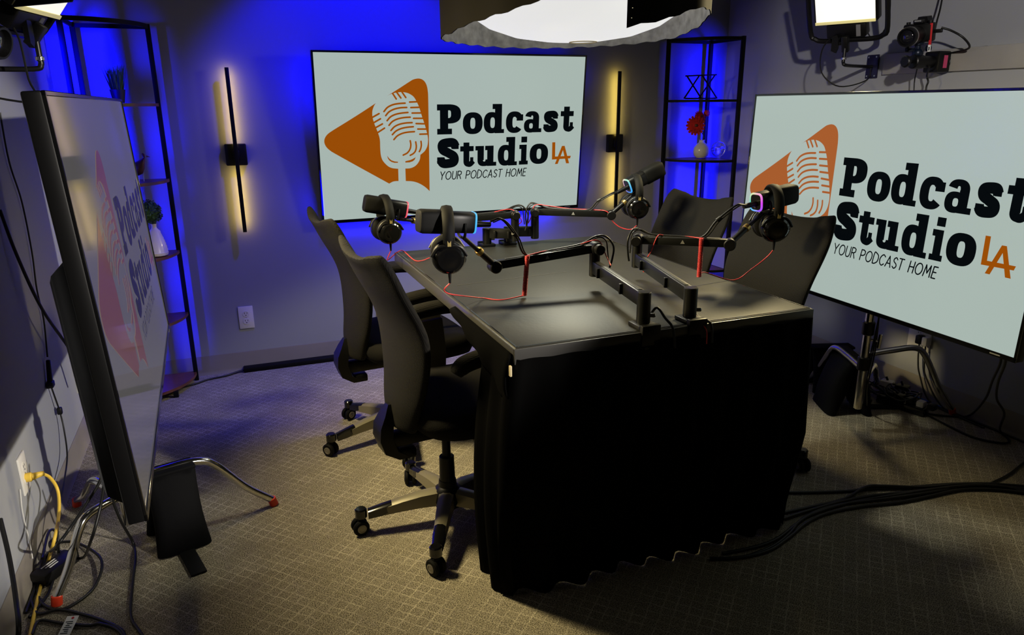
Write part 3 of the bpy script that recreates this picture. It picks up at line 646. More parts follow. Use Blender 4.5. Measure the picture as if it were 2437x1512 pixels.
# ---------------------------------------------------------------- things on the right shelf
def wire_sculpture():
    y = -.16
    q = dict(A=(2.182,-0.160,1.466), B=(2.284,-0.160,1.471), C=(2.391,-0.160,1.474), D=(2.188,-0.160,1.350), E=(2.288,-0.160,1.347), F=(2.396,-0.160,1.349))
    z0 = 1.344
    for k_ in 'DEF': q[k_] = (q[k_][0], q[k_][1], z0)
    m = MB()
    for a, b_, dy in (('A', 'C', 0), ('D', 'F', .0), ('A', 'E', -.012), ('B', 'D', .012), ('B', 'F', -.012), ('C', 'E', .012)):
        p, r = Vector(q[a])+Vector((0, dy, 0)), Vector(q[b_])+Vector((0, dy, 0)); m.tube([p, r], .0042, 1, 6, smooth=False)
    single(m, 'geometric_sculpture', 'shelfmetal', 'black sculpture of crossed triangles on the upper right shelf', 'sculpture')
wire_sculpture()
def flower_vase():
    b = Vector((2.320,-0.160,1.017)); b.z = 1.008
    single(MB().lathe([(.026, 0), (.040, .012), (.0465, .035), (.044, .058), (.030, .078), (.017, .088), (.015, .098), (.018, .103), (.012, .103), (.011, .092)], b), 'round_vase', 'ceramic2', 'small round white vase holding red flowers on the right shelf', 'vase')
    heads = [(Vector((2.247,-0.190,1.194)), .058, Vector((-.3, -1, .1))), (Vector((2.289,-0.170,1.240)), .040, Vector((.1, -1, .5)))]
    for i, (h, r, nn) in enumerate(heads):
        t = thing('red_flower', ('large open red flower above the round white vase', 'smaller red flower standing behind the large one')[i], 'flower', b+Vector((0, 0, .09)), 'red flowers in the round vase')
        nn = nn.normalized(); x, y = frame_of(nn); pm = MB()
        for ly, (cnt, rr, up) in enumerate(((16, r, .004), (14, r*.8, .012), (12, r*.55, .018))):
            for k in range(cnt):
                a = 2*PI*(k+.5*ly)/cnt; e1 = x*math.cos(a)+y*math.sin(a); e2 = x*math.cos(a+PI/2)+y*math.sin(a+PI/2); wv = rr*.16
                pm.poly([h+nn*up*.3, h+e1*rr*.5+e2*wv+nn*up, h+e1*rr*.9+e2*wv*.8+nn*up*.6, h+e1*rr+nn*up*.3, h+e1*rr*.9-e2*wv*.8+nn*up*.6, h+e1*rr*.5-e2*wv+nn*up])
        part(pm, 'petals', 'petal', t)
        part(MB().ball(h+nn*.012, r*.18, (1, 1, 1), 10), 'flower_centre', 'birdwood', t)
        part(MB().tube([b+Vector((0, 0, .09)), b+Vector((0, -.01, .13)), h], .0022, 4, 6), 'stem', 'stemg', t)
    h = Vector((2.349,-0.150,1.260)); t = thing('red_bud', 'small red flower bud on a stem beside the shelf post', 'flower', b+Vector((0, 0, .09)), 'red flowers in the round vase')
    part(MB().ball(h, .018, (1, 1, 1.2), 10), 'bud', 'petal', t); part(MB().tube([b+Vector((.004, 0, .09)), b+Vector((.01, .0, .18)), h], .002, 4, 6), 'stem', 'stemg', t)
flower_vase()
def wire_orb():
    b = Vector((2.449,-0.150,1.061)); c = Vector((b.x, b.y, 1.008+.045)); m = MB()
    for i in range(7):
        d = Vector((random.gauss(0, 1), random.gauss(0, 1), random.gauss(0, .6))).normalized(); x, y = frame_of(d)
        m.tube([c+(x*math.cos(2*PI*k/20)+y*math.sin(2*PI*k/20))*.043 for k in range(20)], .0016, 1, 5, True, False)
    t = thing('wire_orb', 'small open wire ball beside the round white vase', 'ornament', (b.x, b.y, 1.008))
    part(m, 'wire', 'steel', t)
    part(MB().ball(c-Vector((.006, 0, .010)), .018, (1, 1, 1.4), 10), 'inner_stone', 'ceramic2', t)
wire_orb()

# ================================================================ LANTERN OVER THE TABLE
def lantern():
    cx, cy, R = .92, -1.29, .475
    t = thing('lantern_softbox', 'large round lantern lamp with black skirt hanging over the table', 'lamp', (cx, cy, 1.53))
    pts = [(-180, 1.548), (-160, 1.57), (-140, 1.592), (-126, 1.622), (-125, 1.80), (-97, 1.80), (-96, 1.54), (-80, 1.565), (-60, 1.612), (-45, 1.617), (-30, 1.606), (-10, 1.583), (10, 1.563), (40, 1.552), (70, 1.547), (100, 1.546), (140, 1.547), (180, 1.548)]
    def hem(d):
        for (a, z), (b_, y) in zip(pts, pts[1:]):
            if a <= d <= b_: return z+(y-z)*(d-a)/(b_-a)
        return 1.548
    def sheet(r, d0, d1):
        rings = []
        n = max(2, int((d1-d0)/3))
        for i in range(n+1):
            d = d0+(d1-d0)*i/n; th = math.radians(d); rr = r+.006*math.sin(5*th)+.003*math.sin(17*th)
            z0 = hem(d)+.003*math.sin(31*th); rings.append([Vector((cx+q*math.cos(th), cy+q*math.sin(th), z)) for q, z in ((rr, z0), (rr, (z0+2.2)/2), (rr*.985, 2.2))])
        return MB().loft(rings, False, False)
    for nm, a, b_ in (('skirt_panel', -96, 50), ('skirt_panel', 50, 180), ('skirt_panel', -180, -126)):
        o = part(sheet(R, a, b_), nm, 'skirtblack', t, 80)
        part(sheet(R-.004, a, b_), 'skirt_lining', 'felt', o, 80)
    prof = [(.002, 1.535), (.12, 1.540), (.22, 1.555), (.31, 1.585), (.38, 1.63), (.42, 1.70), (.43, 1.78), (.42, 1.88), (.38, 1.96), (.30, 2.02)]
    part(MB().lathe([(r, z-1.5) for r, z in prof], (cx, cy, 1.5), seg=48), 'diffuser_dome', 'dome', t, 80)
    part(MB().lathe([(.30, 0), (.47, -.02), (.475, 0), (.47, .03), (.30, .07), (.06, .09), (.03, .14)], (cx, cy, 2.2), seg=40), 'top_cover', 'skirtblack', t)
    rg = [Vector((cx+.04+.05*math.cos(2*PI*k/28), cy+.05*math.sin(2*PI*k/28), 1.5335)) for k in range(28)]
    part(MB().tube(rg, .0022, 1, 6, True, False), 'seam_ring', 'tape', t)
    st = MB()
    for k in range(5):
        st.ball((cx+(R+.002)*math.cos(math.radians(-94.6+.25*(k % 2))), cy+(R+.002)*math.sin(math.radians(-94.6)), 1.565+.028*k), .0022, seg=6)
    part(st, 'snap_holes', 'label', t)
    part(MB().cyl((cx, cy, 2.3), (cx, cy, ZC), .012, seg=10), 'hanging_rod', 'bmetal', t)
    spot_light('lantern_bulb', (cx, cy, 1.50), (cx, cy, 0), POWER['lantern'], (1, .97, .74), math.radians(118), .25, .10, parent=t)
lantern()

def unseen_spot(name, label, p, tgt, power, col, angle, blend, radius):  # can fixtures added out of view to carry the wall-lighting spots
    p, d = Vector(p), (Vector(tgt)-Vector(p)).normalized()
    t = thing(name, label, 'unseen light', (p.x, p.y, ZC), 'unseen spotlights')
    part(MB().cyl((p.x, p.y, ZC), (p.x, p.y, ZC-.02), .05, seg=20).cyl((p.x, p.y, ZC-.02), p-d*.05, .01, seg=10), 'ceiling_mount', 'black', t)
    part(MB().lathe([(.02, -.09), (.04, -.085), (.045, -.02), (.048, .0), (.044, .0), (.040, -.05), (.002, -.055)], p, d, 24), 'spot_can', 'black', t)
    spot_light('spot_lamp', p+d*.07, tgt, power, col, angle, blend, radius, parent=t)
unseen_spot('unseen_spotlight', 'unseen white spotlight at the front right aimed at the left wall', (2.27, -5.2, 1.80), (-.963, -1.30, .72), POWER['front_spot'], (1, .93, .84), math.radians(20), .35, .05)  # lamp inferred from the left screen's shadow; its can is added
unseen_spot('unseen_spotlight', 'added white spotlight out of view at the front left, brightening the right wall', (-.5, -4.9, 2.30), (2.57, -1.75, 1.50), POWER['front_left_spot'], (1, .93, .84), math.radians(26), .6, .05)  # added lamp, lifts the upper right wall
unseen_spot('unseen_spotlight', 'added blue spotlight above the view washing the back wall', (.40, -.72, 2.38), (.36, 0, 1.10), POWER['blue_wash'], BLUE, math.radians(82), .4, .05)  # added lamp, widens the blue around the wall screen

# ================================================================ LED PANELS ON WALL BRACKETS
def led_panel(label, base, elbow, wall_n, face_c, face_n, power, size=(.30, .30), beam=120, flap=None):
    base, elbow, fc, n = Vector(base), Vector(elbow), Vector(face_c), Vector(face_n).normalized()
    t = thing('led_panel', label, 'studio light', base, 'wall-mounted studio light panels')
    wn = Vector(wall_n); sd = Vector((0, 1, 0)); Rw = Matrix((sd, Vector((0, 0, 1)), wn)).transposed()
    pl_ = part(MB().box(base+wn*.004, (.066, .105, .008), Rw, .003), 'wall_plate', 'purple', t)
    sc_ = MB()
    for a in (-.022, .022):
        for z in (-.042, .042): sc_.cyl(base+sd*a+Vector((0, 0, z))+wn*.007, base+sd*a+Vector((0, 0, z))+wn*.0105, .004, seg=8)
    part(sc_, 'screws', 'steel', pl_)
    kn_top = Vector((elbow.x, elbow.y, elbow.z+.10))
    part(MB().tube([base+wn*.006, base+wn*.05, elbow-wn*.02+Vector((0, 0, base.z-elbow.z)), elbow+Vector((0, 0, base.z-elbow.z+.012)), elbow+Vector((0, 0, .03)), kn_top], .0075, 5, 10), 'bracket_arm', 'bmetal', t)
    part(MB().cyl(elbow+Vector((0, 0, .022)), elbow+Vector((0, 0, .034)), .0115, seg=14, bevel=.002), 'arm_collar', 'chrome', t)
    right = Vector((0, 0, 1)).cross(n).normalized(); up = n.cross(right); Rp = Matrix((right, up, n)).transposed(); W, H = size
    part(MB().box(kn_top+Vector((0, 0, -.01)), (.028, .07, .028), Rp, .004), 'stud_socket', 'bmetal', t)
    kb = MB().cyl(kn_top-Vector((0, 0, .01)), kn_top-Vector((0, 0, .01))-right*.03, .005, seg=8)
    kb.prism([(0, -.03), (.02, -.04), (.028, -.02), (.028, .02), (.02, .036), (0, .03)], .014, kn_top-Vector((0, 0, .01))-right*.058-n*.007, right, Vector((0, 0, 1))); part(kb, 'clamp_knob', 'black', t)
    part(MB().box(fc-n*.030, (W, H, .05), Rp, .006), 'housing', 'black', t)
    part(MB().box(fc-n*.004, (W-.02, H-.02, .006), Rp, .002), 'diffuser', 'panelface', t)
    part(MB().box(fc-up*(H/2-.006)+n*.001, (W-.015, .012, .006), Rp, .001), 'gel_edge', 'panelrim', t)
    bx = part(MB().box(fc-up*(H/2+.036)-n*.03, (W*.62, .06, .05), Rp, .005), 'driver_box', 'black', t)
    part(MB().box(fc-up*(H/2+.036)+right*W*.2-n*.004, (.018, .05, .003), Rp), 'rating_label', 'greytext', bx)
    hw = W/2+.03; z0 = -H/2-.085
    yk = [fc+right*(-hw)+up*.05, fc+right*(-hw)+up*(z0+.05), fc+right*(-hw+.02)+up*(z0+.012), fc+right*(-hw+.06)+up*z0, fc+right*0+up*z0, fc+right*(hw-.06)+up*z0, fc+right*(hw-.02)+up*(z0+.012), fc+right*hw+up*(z0+.05), fc+right*hw+up*.05]
    part(MB().tube([p-n*.03 for p in yk], .011, 4, 8, flat=1.0), 'yoke', 'black', t)
    part(MB().tube([fc-n*.05+right*W*.2-up*H*.5, fc-n*.06+right*(W*.35)-up*(H*.5+.10), fc-n*.04+right*(W*.5+.03)-up*(H*.5+.02), fc-n*.03+right*(W*.5+.04)+up*.02, fc-n*.03+right*(W*.5+.03)+up*.2], .0028, 5, 6), 'power_lead', 'cable', t)
    k0 = kn_top+Vector((0, 0, .02))
    part(MB().tube([fc-up*(H/2+.05)-right*W*.2-n*.03, k0-right*.10+Vector((0, 0, -.05)), k0-right*.09+Vector((0, 0, -.15)), k0-right*.02+Vector((0, 0, -.21))-wn*.02, base+wn*.03+Vector((0, 0, -.06)), base+wn*.012], .003, 6, 6), 'safety_cable', 'cable', t)
    bd = MB().box(fc-right*(W/2+.004)+Vector((flap[0], flap[1], 0)).normalized()*.11+up*.0, (.22, .003, H), Matrix((Vector((flap[0], flap[1], 0)).normalized(), up.cross(Vector((flap[0], flap[1], 0)).normalized()).normalized(), up)).transposed()) if flap else None
    if bd: part(bd, 'added_flap', 'black', t)  # flap added to keep this panel's light off the front carpet
    area_light('panel_light', fc+n*.012, fc+n, W-.03, power, WARM, 'RECTANGLE', H-.03, math.radians(beam), parent=t)
    return t
led_panel('lit studio light panel on a bracket on the right wall above the bright screen', (XR, -1.10, 1.475), (2.325, -1.165, 1.475), (-1, 0, 0), (2.245, -1.20, 1.785), (-.82, -.40, -.42), POWER['panel_right'], (.27, .30), 120)
led_panel('lit studio light panel in the top left corner above the dim screen', (XL, -1.31, 1.425), (-.76, -1.31, 1.425), (1, 0, 0), (-.648, -1.37, 1.685), (.74, -.17, -.60), POWER['panel_left'], (.27, .30), 104, (.72, -.70))

# ================================================================ CAMERAS ON WALL MOUNTS
def wall_camera(label, c, look, wall_x, sgn, red=True):
    """Small camera on a ball head; the head sticks out of the wall on a short arm."""
    c = Vector(c); f = Vector(look).normalized(); r = f.cross(Vector((0, 0, 1))).normalized(); u = r.cross(f)
    t = thing('wall_camera', label, 'camera', (wall_x, c.y, c.z-.12), 'cameras on wall mounts')
    R = Matrix((r, f, u)).transposed()
    part(MB().box(c, (.115, .045, .072), R, .008), 'camera_body', 'black', t)
    part(MB().prism([(-.024, 0), (.024, 0), (.017, .026), (-.017, .026)], .046, c+u*.034-f*.020, r, u).box(c+u*.044+f*.012, (.040, .02, .016), R, .004), 'viewfinder_hump', 'black', t)
    part(MB().box(c+u*.047+f*.0235, (.026, .001, .006), R), 'brand_mark', 'greytext', t)
    ln_ = part(MB().lathe([(.033, .02), (.0345, .026), (.0345, .05), (.036, .052), (.036, .078), (.037, .08), (.038, .115), (.036, .120), (.031, .120), (.029, .105)], c-u*.006, f, 28), 'lens', 'black', t)
    part(MB().lathe([(.0375, .092), (.0385, .094), (.0385, .100), (.0375, .102)], c-u*.006, f, 28), 'lens_ring', 'steel', ln_)
    part(MB().lathe([(.030, .100), (.024, .108), (.012, .112), (.001, .113)], c-u*.006, f, 24), 'front_glass', 'lens', ln_)
    part(MB().cyl(c+r*-.04+u*.036, c+r*-.04+u*.046, .010, seg=14).cyl(c+r*.045+u*.036, c+r*.045+u*.044, .008, seg=14), 'dials', 'black', t)
    h = c-u*.062
    bh = MB().cyl(h+u*.024, h+u*.016, .022, seg=20, bevel=.002).cyl(h+u*.016, h, .012, seg=14); bh.ball(h-u*.016, .022, seg=14); part(bh, 'ball_head', 'bluehead', t)
    kn = MB().cyl(h, h+r*.035, .005, seg=8); kn.cyl(h+r*.034, h+r*.048, .012, seg=10, bevel=.003).cyl(h-r*.03, h-r*.050, .012, seg=10, bevel=.003); part(kn, 'lock_knob', 'bluehead', t)
    wv = Vector((sgn, 0, 0)); a0 = Vector((wall_x, h.y-.0, h.z-.05)); e = Vector((h.x-sgn*0.0, h.y, h.z-.05))
    arm = MB().cyl(a0-wv*0+wv*.0, a0+wv*.02, .04, seg=20, bevel=.003); arm.cyl(a0+wv*.02, e, .024, seg=18, bevel=.003).cyl(e-wv*.03, e+wv*.022, .028, seg=20, bevel=.004); part(arm, 'mount_arm', 'black', t)
    part(MB().cyl(e+wv*.022, e+wv*.05, .006, seg=8).cyl(e+wv*.048, e+wv*.066, .024, seg=8, bevel=.004), 'arm_knob', 'black', t)
    part(MB().box(a0+wv*.045+Vector((0, 0, .0)), (.07, .075, .085), bevel=.008), 'mount_block', 'black', t)
    part(MB().box(a0+wv*.045+Vector((0, -.0385, 0)), (.020, .002, .050)), 'maker_label', 'pink', t)
    if red:
        s_ = part(MB().box(c-r*.052-u*.006+f*.020, (.010, .004, .082), R, .001), 'strap_tag', 'redstrap', t)
        part(MB().box(c-r*.052-u*.060+f*.0225, (.010, .003, .026), R), 'tag_label', 'label', s_)
        part(MB().box(c-r*.052-u*.062+f*.0242, (.004, .0006, .014), R), 'tag_print', 'ink', s_)
    part(MB().box(c-r*.072-u*-.002-f*.004, (.028, .012, .014), R, .002), 'video_plug', 'black', t)
    return t
cam_c = Vector((2.400,-1.476,1.586))
wall_camera('black camera with red strap tag on a ball head on the right wall', cam_c, (-.93, -.32, -.14), XR, -1)
wall_camera('camera and knobs cut by the left edge, under the left light panel', (-.86, -1.69, 1.50), (.85, -.30, -.25), XL, 1, False)

# ================================================================ TABLE
TX0, TX1, TY0, TY1, TZ = .297, 1.215, -2.268, -.955, .75
def table():
    t = thing('folding_table', 'black vinyl-topped table in the middle with four microphone arms clamped on', 'table', ((TX0+TX1)/2, (TY0+TY1)/2, 0))
    cx, cy = (TX0+TX1)/2, (TY0+TY1)/2
    part(MB().box((cx, cy, TZ-.019), (TX1-TX0, TY1-TY0, .038), bevel=.006, seg=3), 'tabletop', 'leather', t)
    eb = MB(); a = .004
    for (x, y, sx, sy) in ((cx, TY0-.001, TX1-TX0+.006, .006), (TX0-.001, cy, .006, TY1-TY0), (TX1+.001, cy, .006, TY1-TY0)):
        eb.box((x, y, TZ-.022), (sx, sy, .040), bevel=.002)
    part(eb, 'edge_band', 'vinyledge', t)
    gr = MB()
    for (p, q) in (((TX0+.006, TY0+.008), (TX1-.006, TY0+.008)), ((TX0+.008, TY0+.008), (TX0+.008, TY1-.008)), ((TX1-.008, TY0+.008), (TX1-.008, TY1-.008))):
        gr.box(((p[0]+q[0])/2, (p[1]+q[1])/2, TZ+.0002), (abs(p[0]-q[0])+.003, abs(p[1]-q[1])+.003, .0008))
    part(gr, 'border_groove', 'blackgloss', t)
    part(MB().box(((TX0+TX1)/2-.19, -1.583, TZ+.0003), (.42, .0016, .0008), Matrix.Rotation(.09, 3, 'Z')), 'seam', 'seam', t)
    for x in (TX0+.10, TX1-.10):
        for y in (TY0+.14, TY1-.14): part(MB().cyl((x, y, 0), (x, y, TZ-.03), .015, seg=12), 'leg', 'bmetal', t)
table()
def skirt():
    cor = [Vector((TX0+.0, -2.05, 0)), Vector((TX0-.012, TY0+.02, 0)), Vector((TX0+.012, TY0-.012, 0)), Vector((TX1-.012, TY0-.012, 0)), Vector((TX1+.014, TY0+.012, 0)), Vector((TX1+.014, -1.25, 0))]
    path = []
    for a, b_ in zip(cor, cor[1:]):
        n = max(2, int((b_-a).length/.012))
        for i in range(n): path.append(a+(b_-a)*i/n)
    path.append(cor[-1]); N = len(path); dist = [0]
    for a, b_ in zip(path, path[1:]): dist.append(dist[-1]+(b_-a).length)
    rings = []; tops = []
    for i, p in enumerate(path):
        d = (path[min(i+1, N-1)]-path[max(i-1, 0)]).normalized(); n = Vector((d.y, -d.x, 0)); s_ = dist[i]; col = []
        front = max(0, 1-abs(p.y-TY0)/.05)
        for k in range(13):
            f_ = k/12; z = .722*(1-f_)+.004*f_
            amp = .004+.016*f_; out = amp*math.sin(s_*62+.8*math.sin(s_*9))+.010*f_*math.sin(s_*17+1)+.006*f_
            q = p+n*out
            if p.y > TY0+.03 and p.x > 1: q = q+Vector((.075*math.sin(PI*min(1, f_*.9))*min(1, (p.y-TY0)/.2)+.02*f_, 0, 0))
            if p.x < TX0+.05: q = q+Vector((-.028*math.sin(PI*f_)*1.0, 0, 0))
            if front and f_ > .5: q = q+Vector((0, .10*(f_-.5)*2*1.0*(1-abs(f_-1)*.3), 0))*front*.9
            col.append(Vector((q.x, q.y, z)))
        rings.append(col)
    t = thing('table_skirt', 'long black cloth hanging from the front edge of the table to the carpet', 'tablecloth', (.75, TY0, 0))
    o = part(MB().loft(rings, False, False), 'cloth', 'velvet', t, 80)
    o.modifiers.new('solid', 'SOLIDIFY').thickness = .002
    dr = []
    for i in range(26):
        y = -1.80-(1.80-2.262)*-1*i/25 if False else -1.80+(-2.262+1.80)*i/25
        s_ = i/25; col = []
        for k in range(7):
            f_ = k/6; drop = (.012+.118*s_); wv = .004*math.sin(i*.9)*f_
            col.append(Vector((TX0-.006-.012*math.sin(PI*f_)-wv-.01*f_, y, .735-drop*f_)))
        dr.append(col)
    o2 = part(MB().loft(dr, False, False), 'bunched_corner', 'velvet', t, 80); o2.modifiers.new('solid', 'SOLIDIFY').thickness = .003
    part(MB().box((TX0-.014, TY0-.004, .695), (.006, .010, .028), bevel=.002), 'torn_tape', 'tape', t)
skirt()

# ================================================================ OFFICE CHAIRS  (built facing +x)
def office_chair():
    t = thing('office_chair', 'x', 'chair', (0, 0, 0), 'black mesh office chairs round the table')
    # backrest: S-shaped profile, wings narrowing towards the seat
    prof = [(.385, -.045, .100), (.42, -.040, .118), (.46, -.040, .134), (.52, -.027, .158), (.58, -.023, .180), (.65, -.021, .200), (.72, -.030, .212), (.79, -.063, .216), (.85, -.092, .216), (.91, -.113, .208), (.952, -.137, .190)]
    nU = 17; F, B = [], []
    for zi, (z, x, hw) in enumerate(prof):
        fr, bk = [], []
        for j in range(nU):
            u = -1+2*j/(nU-1); y = u*hw
            wing = .030*(abs(u)**2.2)*(1-.35*zi/10)
            zz = z+(0 if zi < 8 else (-.030*(1-u*u)+.012*(abs(u) > .5)*(1-abs(u)))*((zi-7)/3))
            th = .013*(1-abs(u)**6*.5)+.004
            fr.append(Vector((-.125+x+wing+th, y, zz))); bk.append(Vector((-.125+x+wing-th*.9, y, zz-.003)))
        F.append(fr); B.append(bk)
    m = MB(); m.loft([f_+list(reversed(b_)) for f_, b_ in zip(F, B)])
    o = part(m, 'backrest', 'chairmesh', t, 70); sb = o.modifiers.new('sub', 'SUBSURF'); sb.levels = 1; sb.render_levels = 2
    # bracket under the back
    br = MB().loft([[Vector((x+dx, dy, z)) for dx, dy in ((-.022, -w_), (.018, -w_), (.018, w_), (-.022, w_))] for x, z, w_ in ((-.166, .455, .012), (-.182, .425, .028), (-.200, .39, .036), (-.204, .35, .037), (-.190, .305, .035), (-.145, .275, .030))])
    br.box((-.08, 0, .335), (.24, .05, .045), bevel=.01); br.box((-.135, 0, .288), (.05, .06, .03), bevel=.006)
    part(br, 'back_bracket', 'black', t)
    seat = MB(); rings = []
    for (zz, e) in ((.372, .80), (.385, .93), (.42, 1.0), (.447, .98), (.46, .90), (.464, .7)):
        ring = []
        for k in range(36):
            a = 2*PI*k/36; c, s_ = math.cos(a), math.sin(a)
            ring.append(Vector((.085+.225*e*math.copysign(abs(c)**.55, c), .235*e*math.copysign(abs(s_)**.55, s_), zz-.02*max(0, c)**4)))
        rings.append(ring)
    part(seat.loft(rings), 'seat', 'seatfab', t, 70)
    part(MB().box((.06, 0, .352), (.22, .18, .04), bevel=.01).box((.03, 0, .335), (.12, .10, .03), bevel=.008), 'tilt_mechanism', 'black', t)
    part(MB().tube([(.08, .09, .345), (.09, .18, .343), (.10, .235, .34)], .005, 3, 8).box((.10, .245, .34), (.03, .05, .012), bevel=.004), 'height_lever', 'black', t)
    for sg in (-1, 1):
        ar = MB()
        ar.prism([(.015, .40), (.115, .425), (.118, .50), (.108, .615), (.028, .612), (.022, .5)], .018, (0, sg*.262+.009, 0), (1, 0, 0), (0, 0, 1))
        a_ = part(ar, 'arm_post', 'champagne', t)
        part(MB().box((.03, sg*.245, .392), (.05, .06, .016), bevel=.004).box((.03, sg*.20, .372), (.05, .16, .014), bevel=.004), 'arm_support', 'black', a_)
        part(MB().ball((.075, sg*.262+sg*.0085, .528), .016, (.62, .25, 1), 14), 'arm_button', 'blackgloss', a_)
        part(MB().tube([(.016, sg*.274, .405), (.035, sg*.2745, .455), (.07, sg*.2745, .495), (.118, sg*.2735, .52)], .0028, 4, 6), 'arm_trim', 'hubgrey', a_)
        pd = MB().tube([(-.070, sg*.258, .612), (-.058, sg*.258, .627), (-.03, sg*.258, .640), (.05, sg*.258, .652), (.13, sg*.255, .655), (.19, sg*.250, .648), (.205, sg*.248, .640)], lambda f: .026*(1-.35*abs(2*f-1)**4), 5, 14)
        part(pd, 'arm_pad', 'chairmesh', t, 70)
    part(MB().cyl((0, 0, .12), (0, 0, .34), .014, seg=18).cyl((0, 0, .12), (0, 0, .235), .026, .024, 20, bevel=.002), 'gas_lift', 'black', t)
    b = bpy.data.objects
    base = part(MB().lathe([(.02, .055), (.045, .062), (.052, .085), (.044, .118), (.03, .130), (.028, .15)], seg=24), 'base_hub', 'black', t)
    for k in range(5):
        a = 2*PI*k/5; d = Vector((math.cos(a), math.sin(a), 0)); s_ = Vector((-d.y, d.x, 0))
        def ring(x, zt, h, wd): return [d*x+s_*(-wd)+Vector((0, 0, zt-h)), d*x+s_*(-wd*.9)+Vector((0, 0, zt-.006)), d*x+s_*(-wd*.4)+Vector((0, 0, zt)), d*x+s_*(wd*.4)+Vector((0, 0, zt)), d*x+s_*(wd*.9)+Vector((0, 0, zt-.006)), d*x+s_*wd+Vector((0, 0, zt-h))]
        am = part(MB().loft([ring(x, z, h, wd) for x, z, h, wd in ((.035, .122, .05, .026), (.09, .118, .045, .025), (.15, .107, .038, .022), (.21, .093, .030, .019))]), 'base_arm', 'champagne', t)
        part(MB().loft([ring(x, z, h, wd) for x, z, h, wd in ((.185, .1005, .024, .0185), (.215, .094, .031, .020), (.26, .083, .026, .017))]).cyl(d*.282+Vector((0, 0, .056)), d*.282+Vector((0, 0, .090)), .019, seg=16, bevel=.004), 'end_cap', 'blackgloss', am)
        ca = k*1.9+.5; ax = Vector((math.cos(ca), math.sin(ca), 0)); cc = d*.287+Vector((0, 0, .0265)); cs = MB()
        for q in (-1, 1): cs.cyl(cc+ax*q*.006, cc+ax*q*.021, .0262, seg=22, bevel=.004)
        cs.cyl(cc+ax*-.007, cc+ax*.007, .014, seg=14).cyl(d*.284+Vector((0, 0, .03)), d*.284+Vector((0, 0, .06)), .008, seg=10)
        cs.box(cc+Vector((0, 0, .024)), (.030, .018, .014), Matrix.Rotation(ca, 3, 'Z'), .004)
        cw = part(cs, 'caster', 'rubber', t)
        hb = MB()
        for q in (-1, 1): hb.lathe([(.014, .0205), (.0145, .0225), (.010, .0235), (.009, .0225), (.005, .0228), (.002, .0235)], cc, ax*q, 18)
        part(hb, 'wheel_cap', 'hubgrey', cw)
    return t
BASE_PARTS = ('base_hub', 'base_arm', 'caster')
def spin_base(root, a):
    for ch in root.children:
        if ch.name.split('.')[0] in BASE_PARTS: ch.rotation_euler = (0, 0, a)
c1 = office_chair()
CH = 'black mesh office chairs round the table'
c2 = clone(c1, (.235, -1.075, 0), math.radians(5), 'black mesh office chair on the left, nearer the back wall, partly hidden', CH)
c3 = clone(c1, (1.352, -1.762, 0), math.radians(184), 'black mesh office chair on the right, directly in front of the bright screen', CH)
c4 = clone(c1, (1.361, -1.208, 0), math.radians(186), 'black mesh office chair on the right, in front of the right corner shelf', CH)
c1.location = (.254, -1.77, 0); c1.rotation_euler = (0, 0, math.radians(7)); c1['label'] = 'nearest black mesh office chair, left of the table, wheeled base in full view'
spin_base(c1, math.radians(30-7)); spin_base(c2, math.radians(195-5)); spin_base(c3, math.radians(-42-184)); spin_base(c4, math.radians(20))

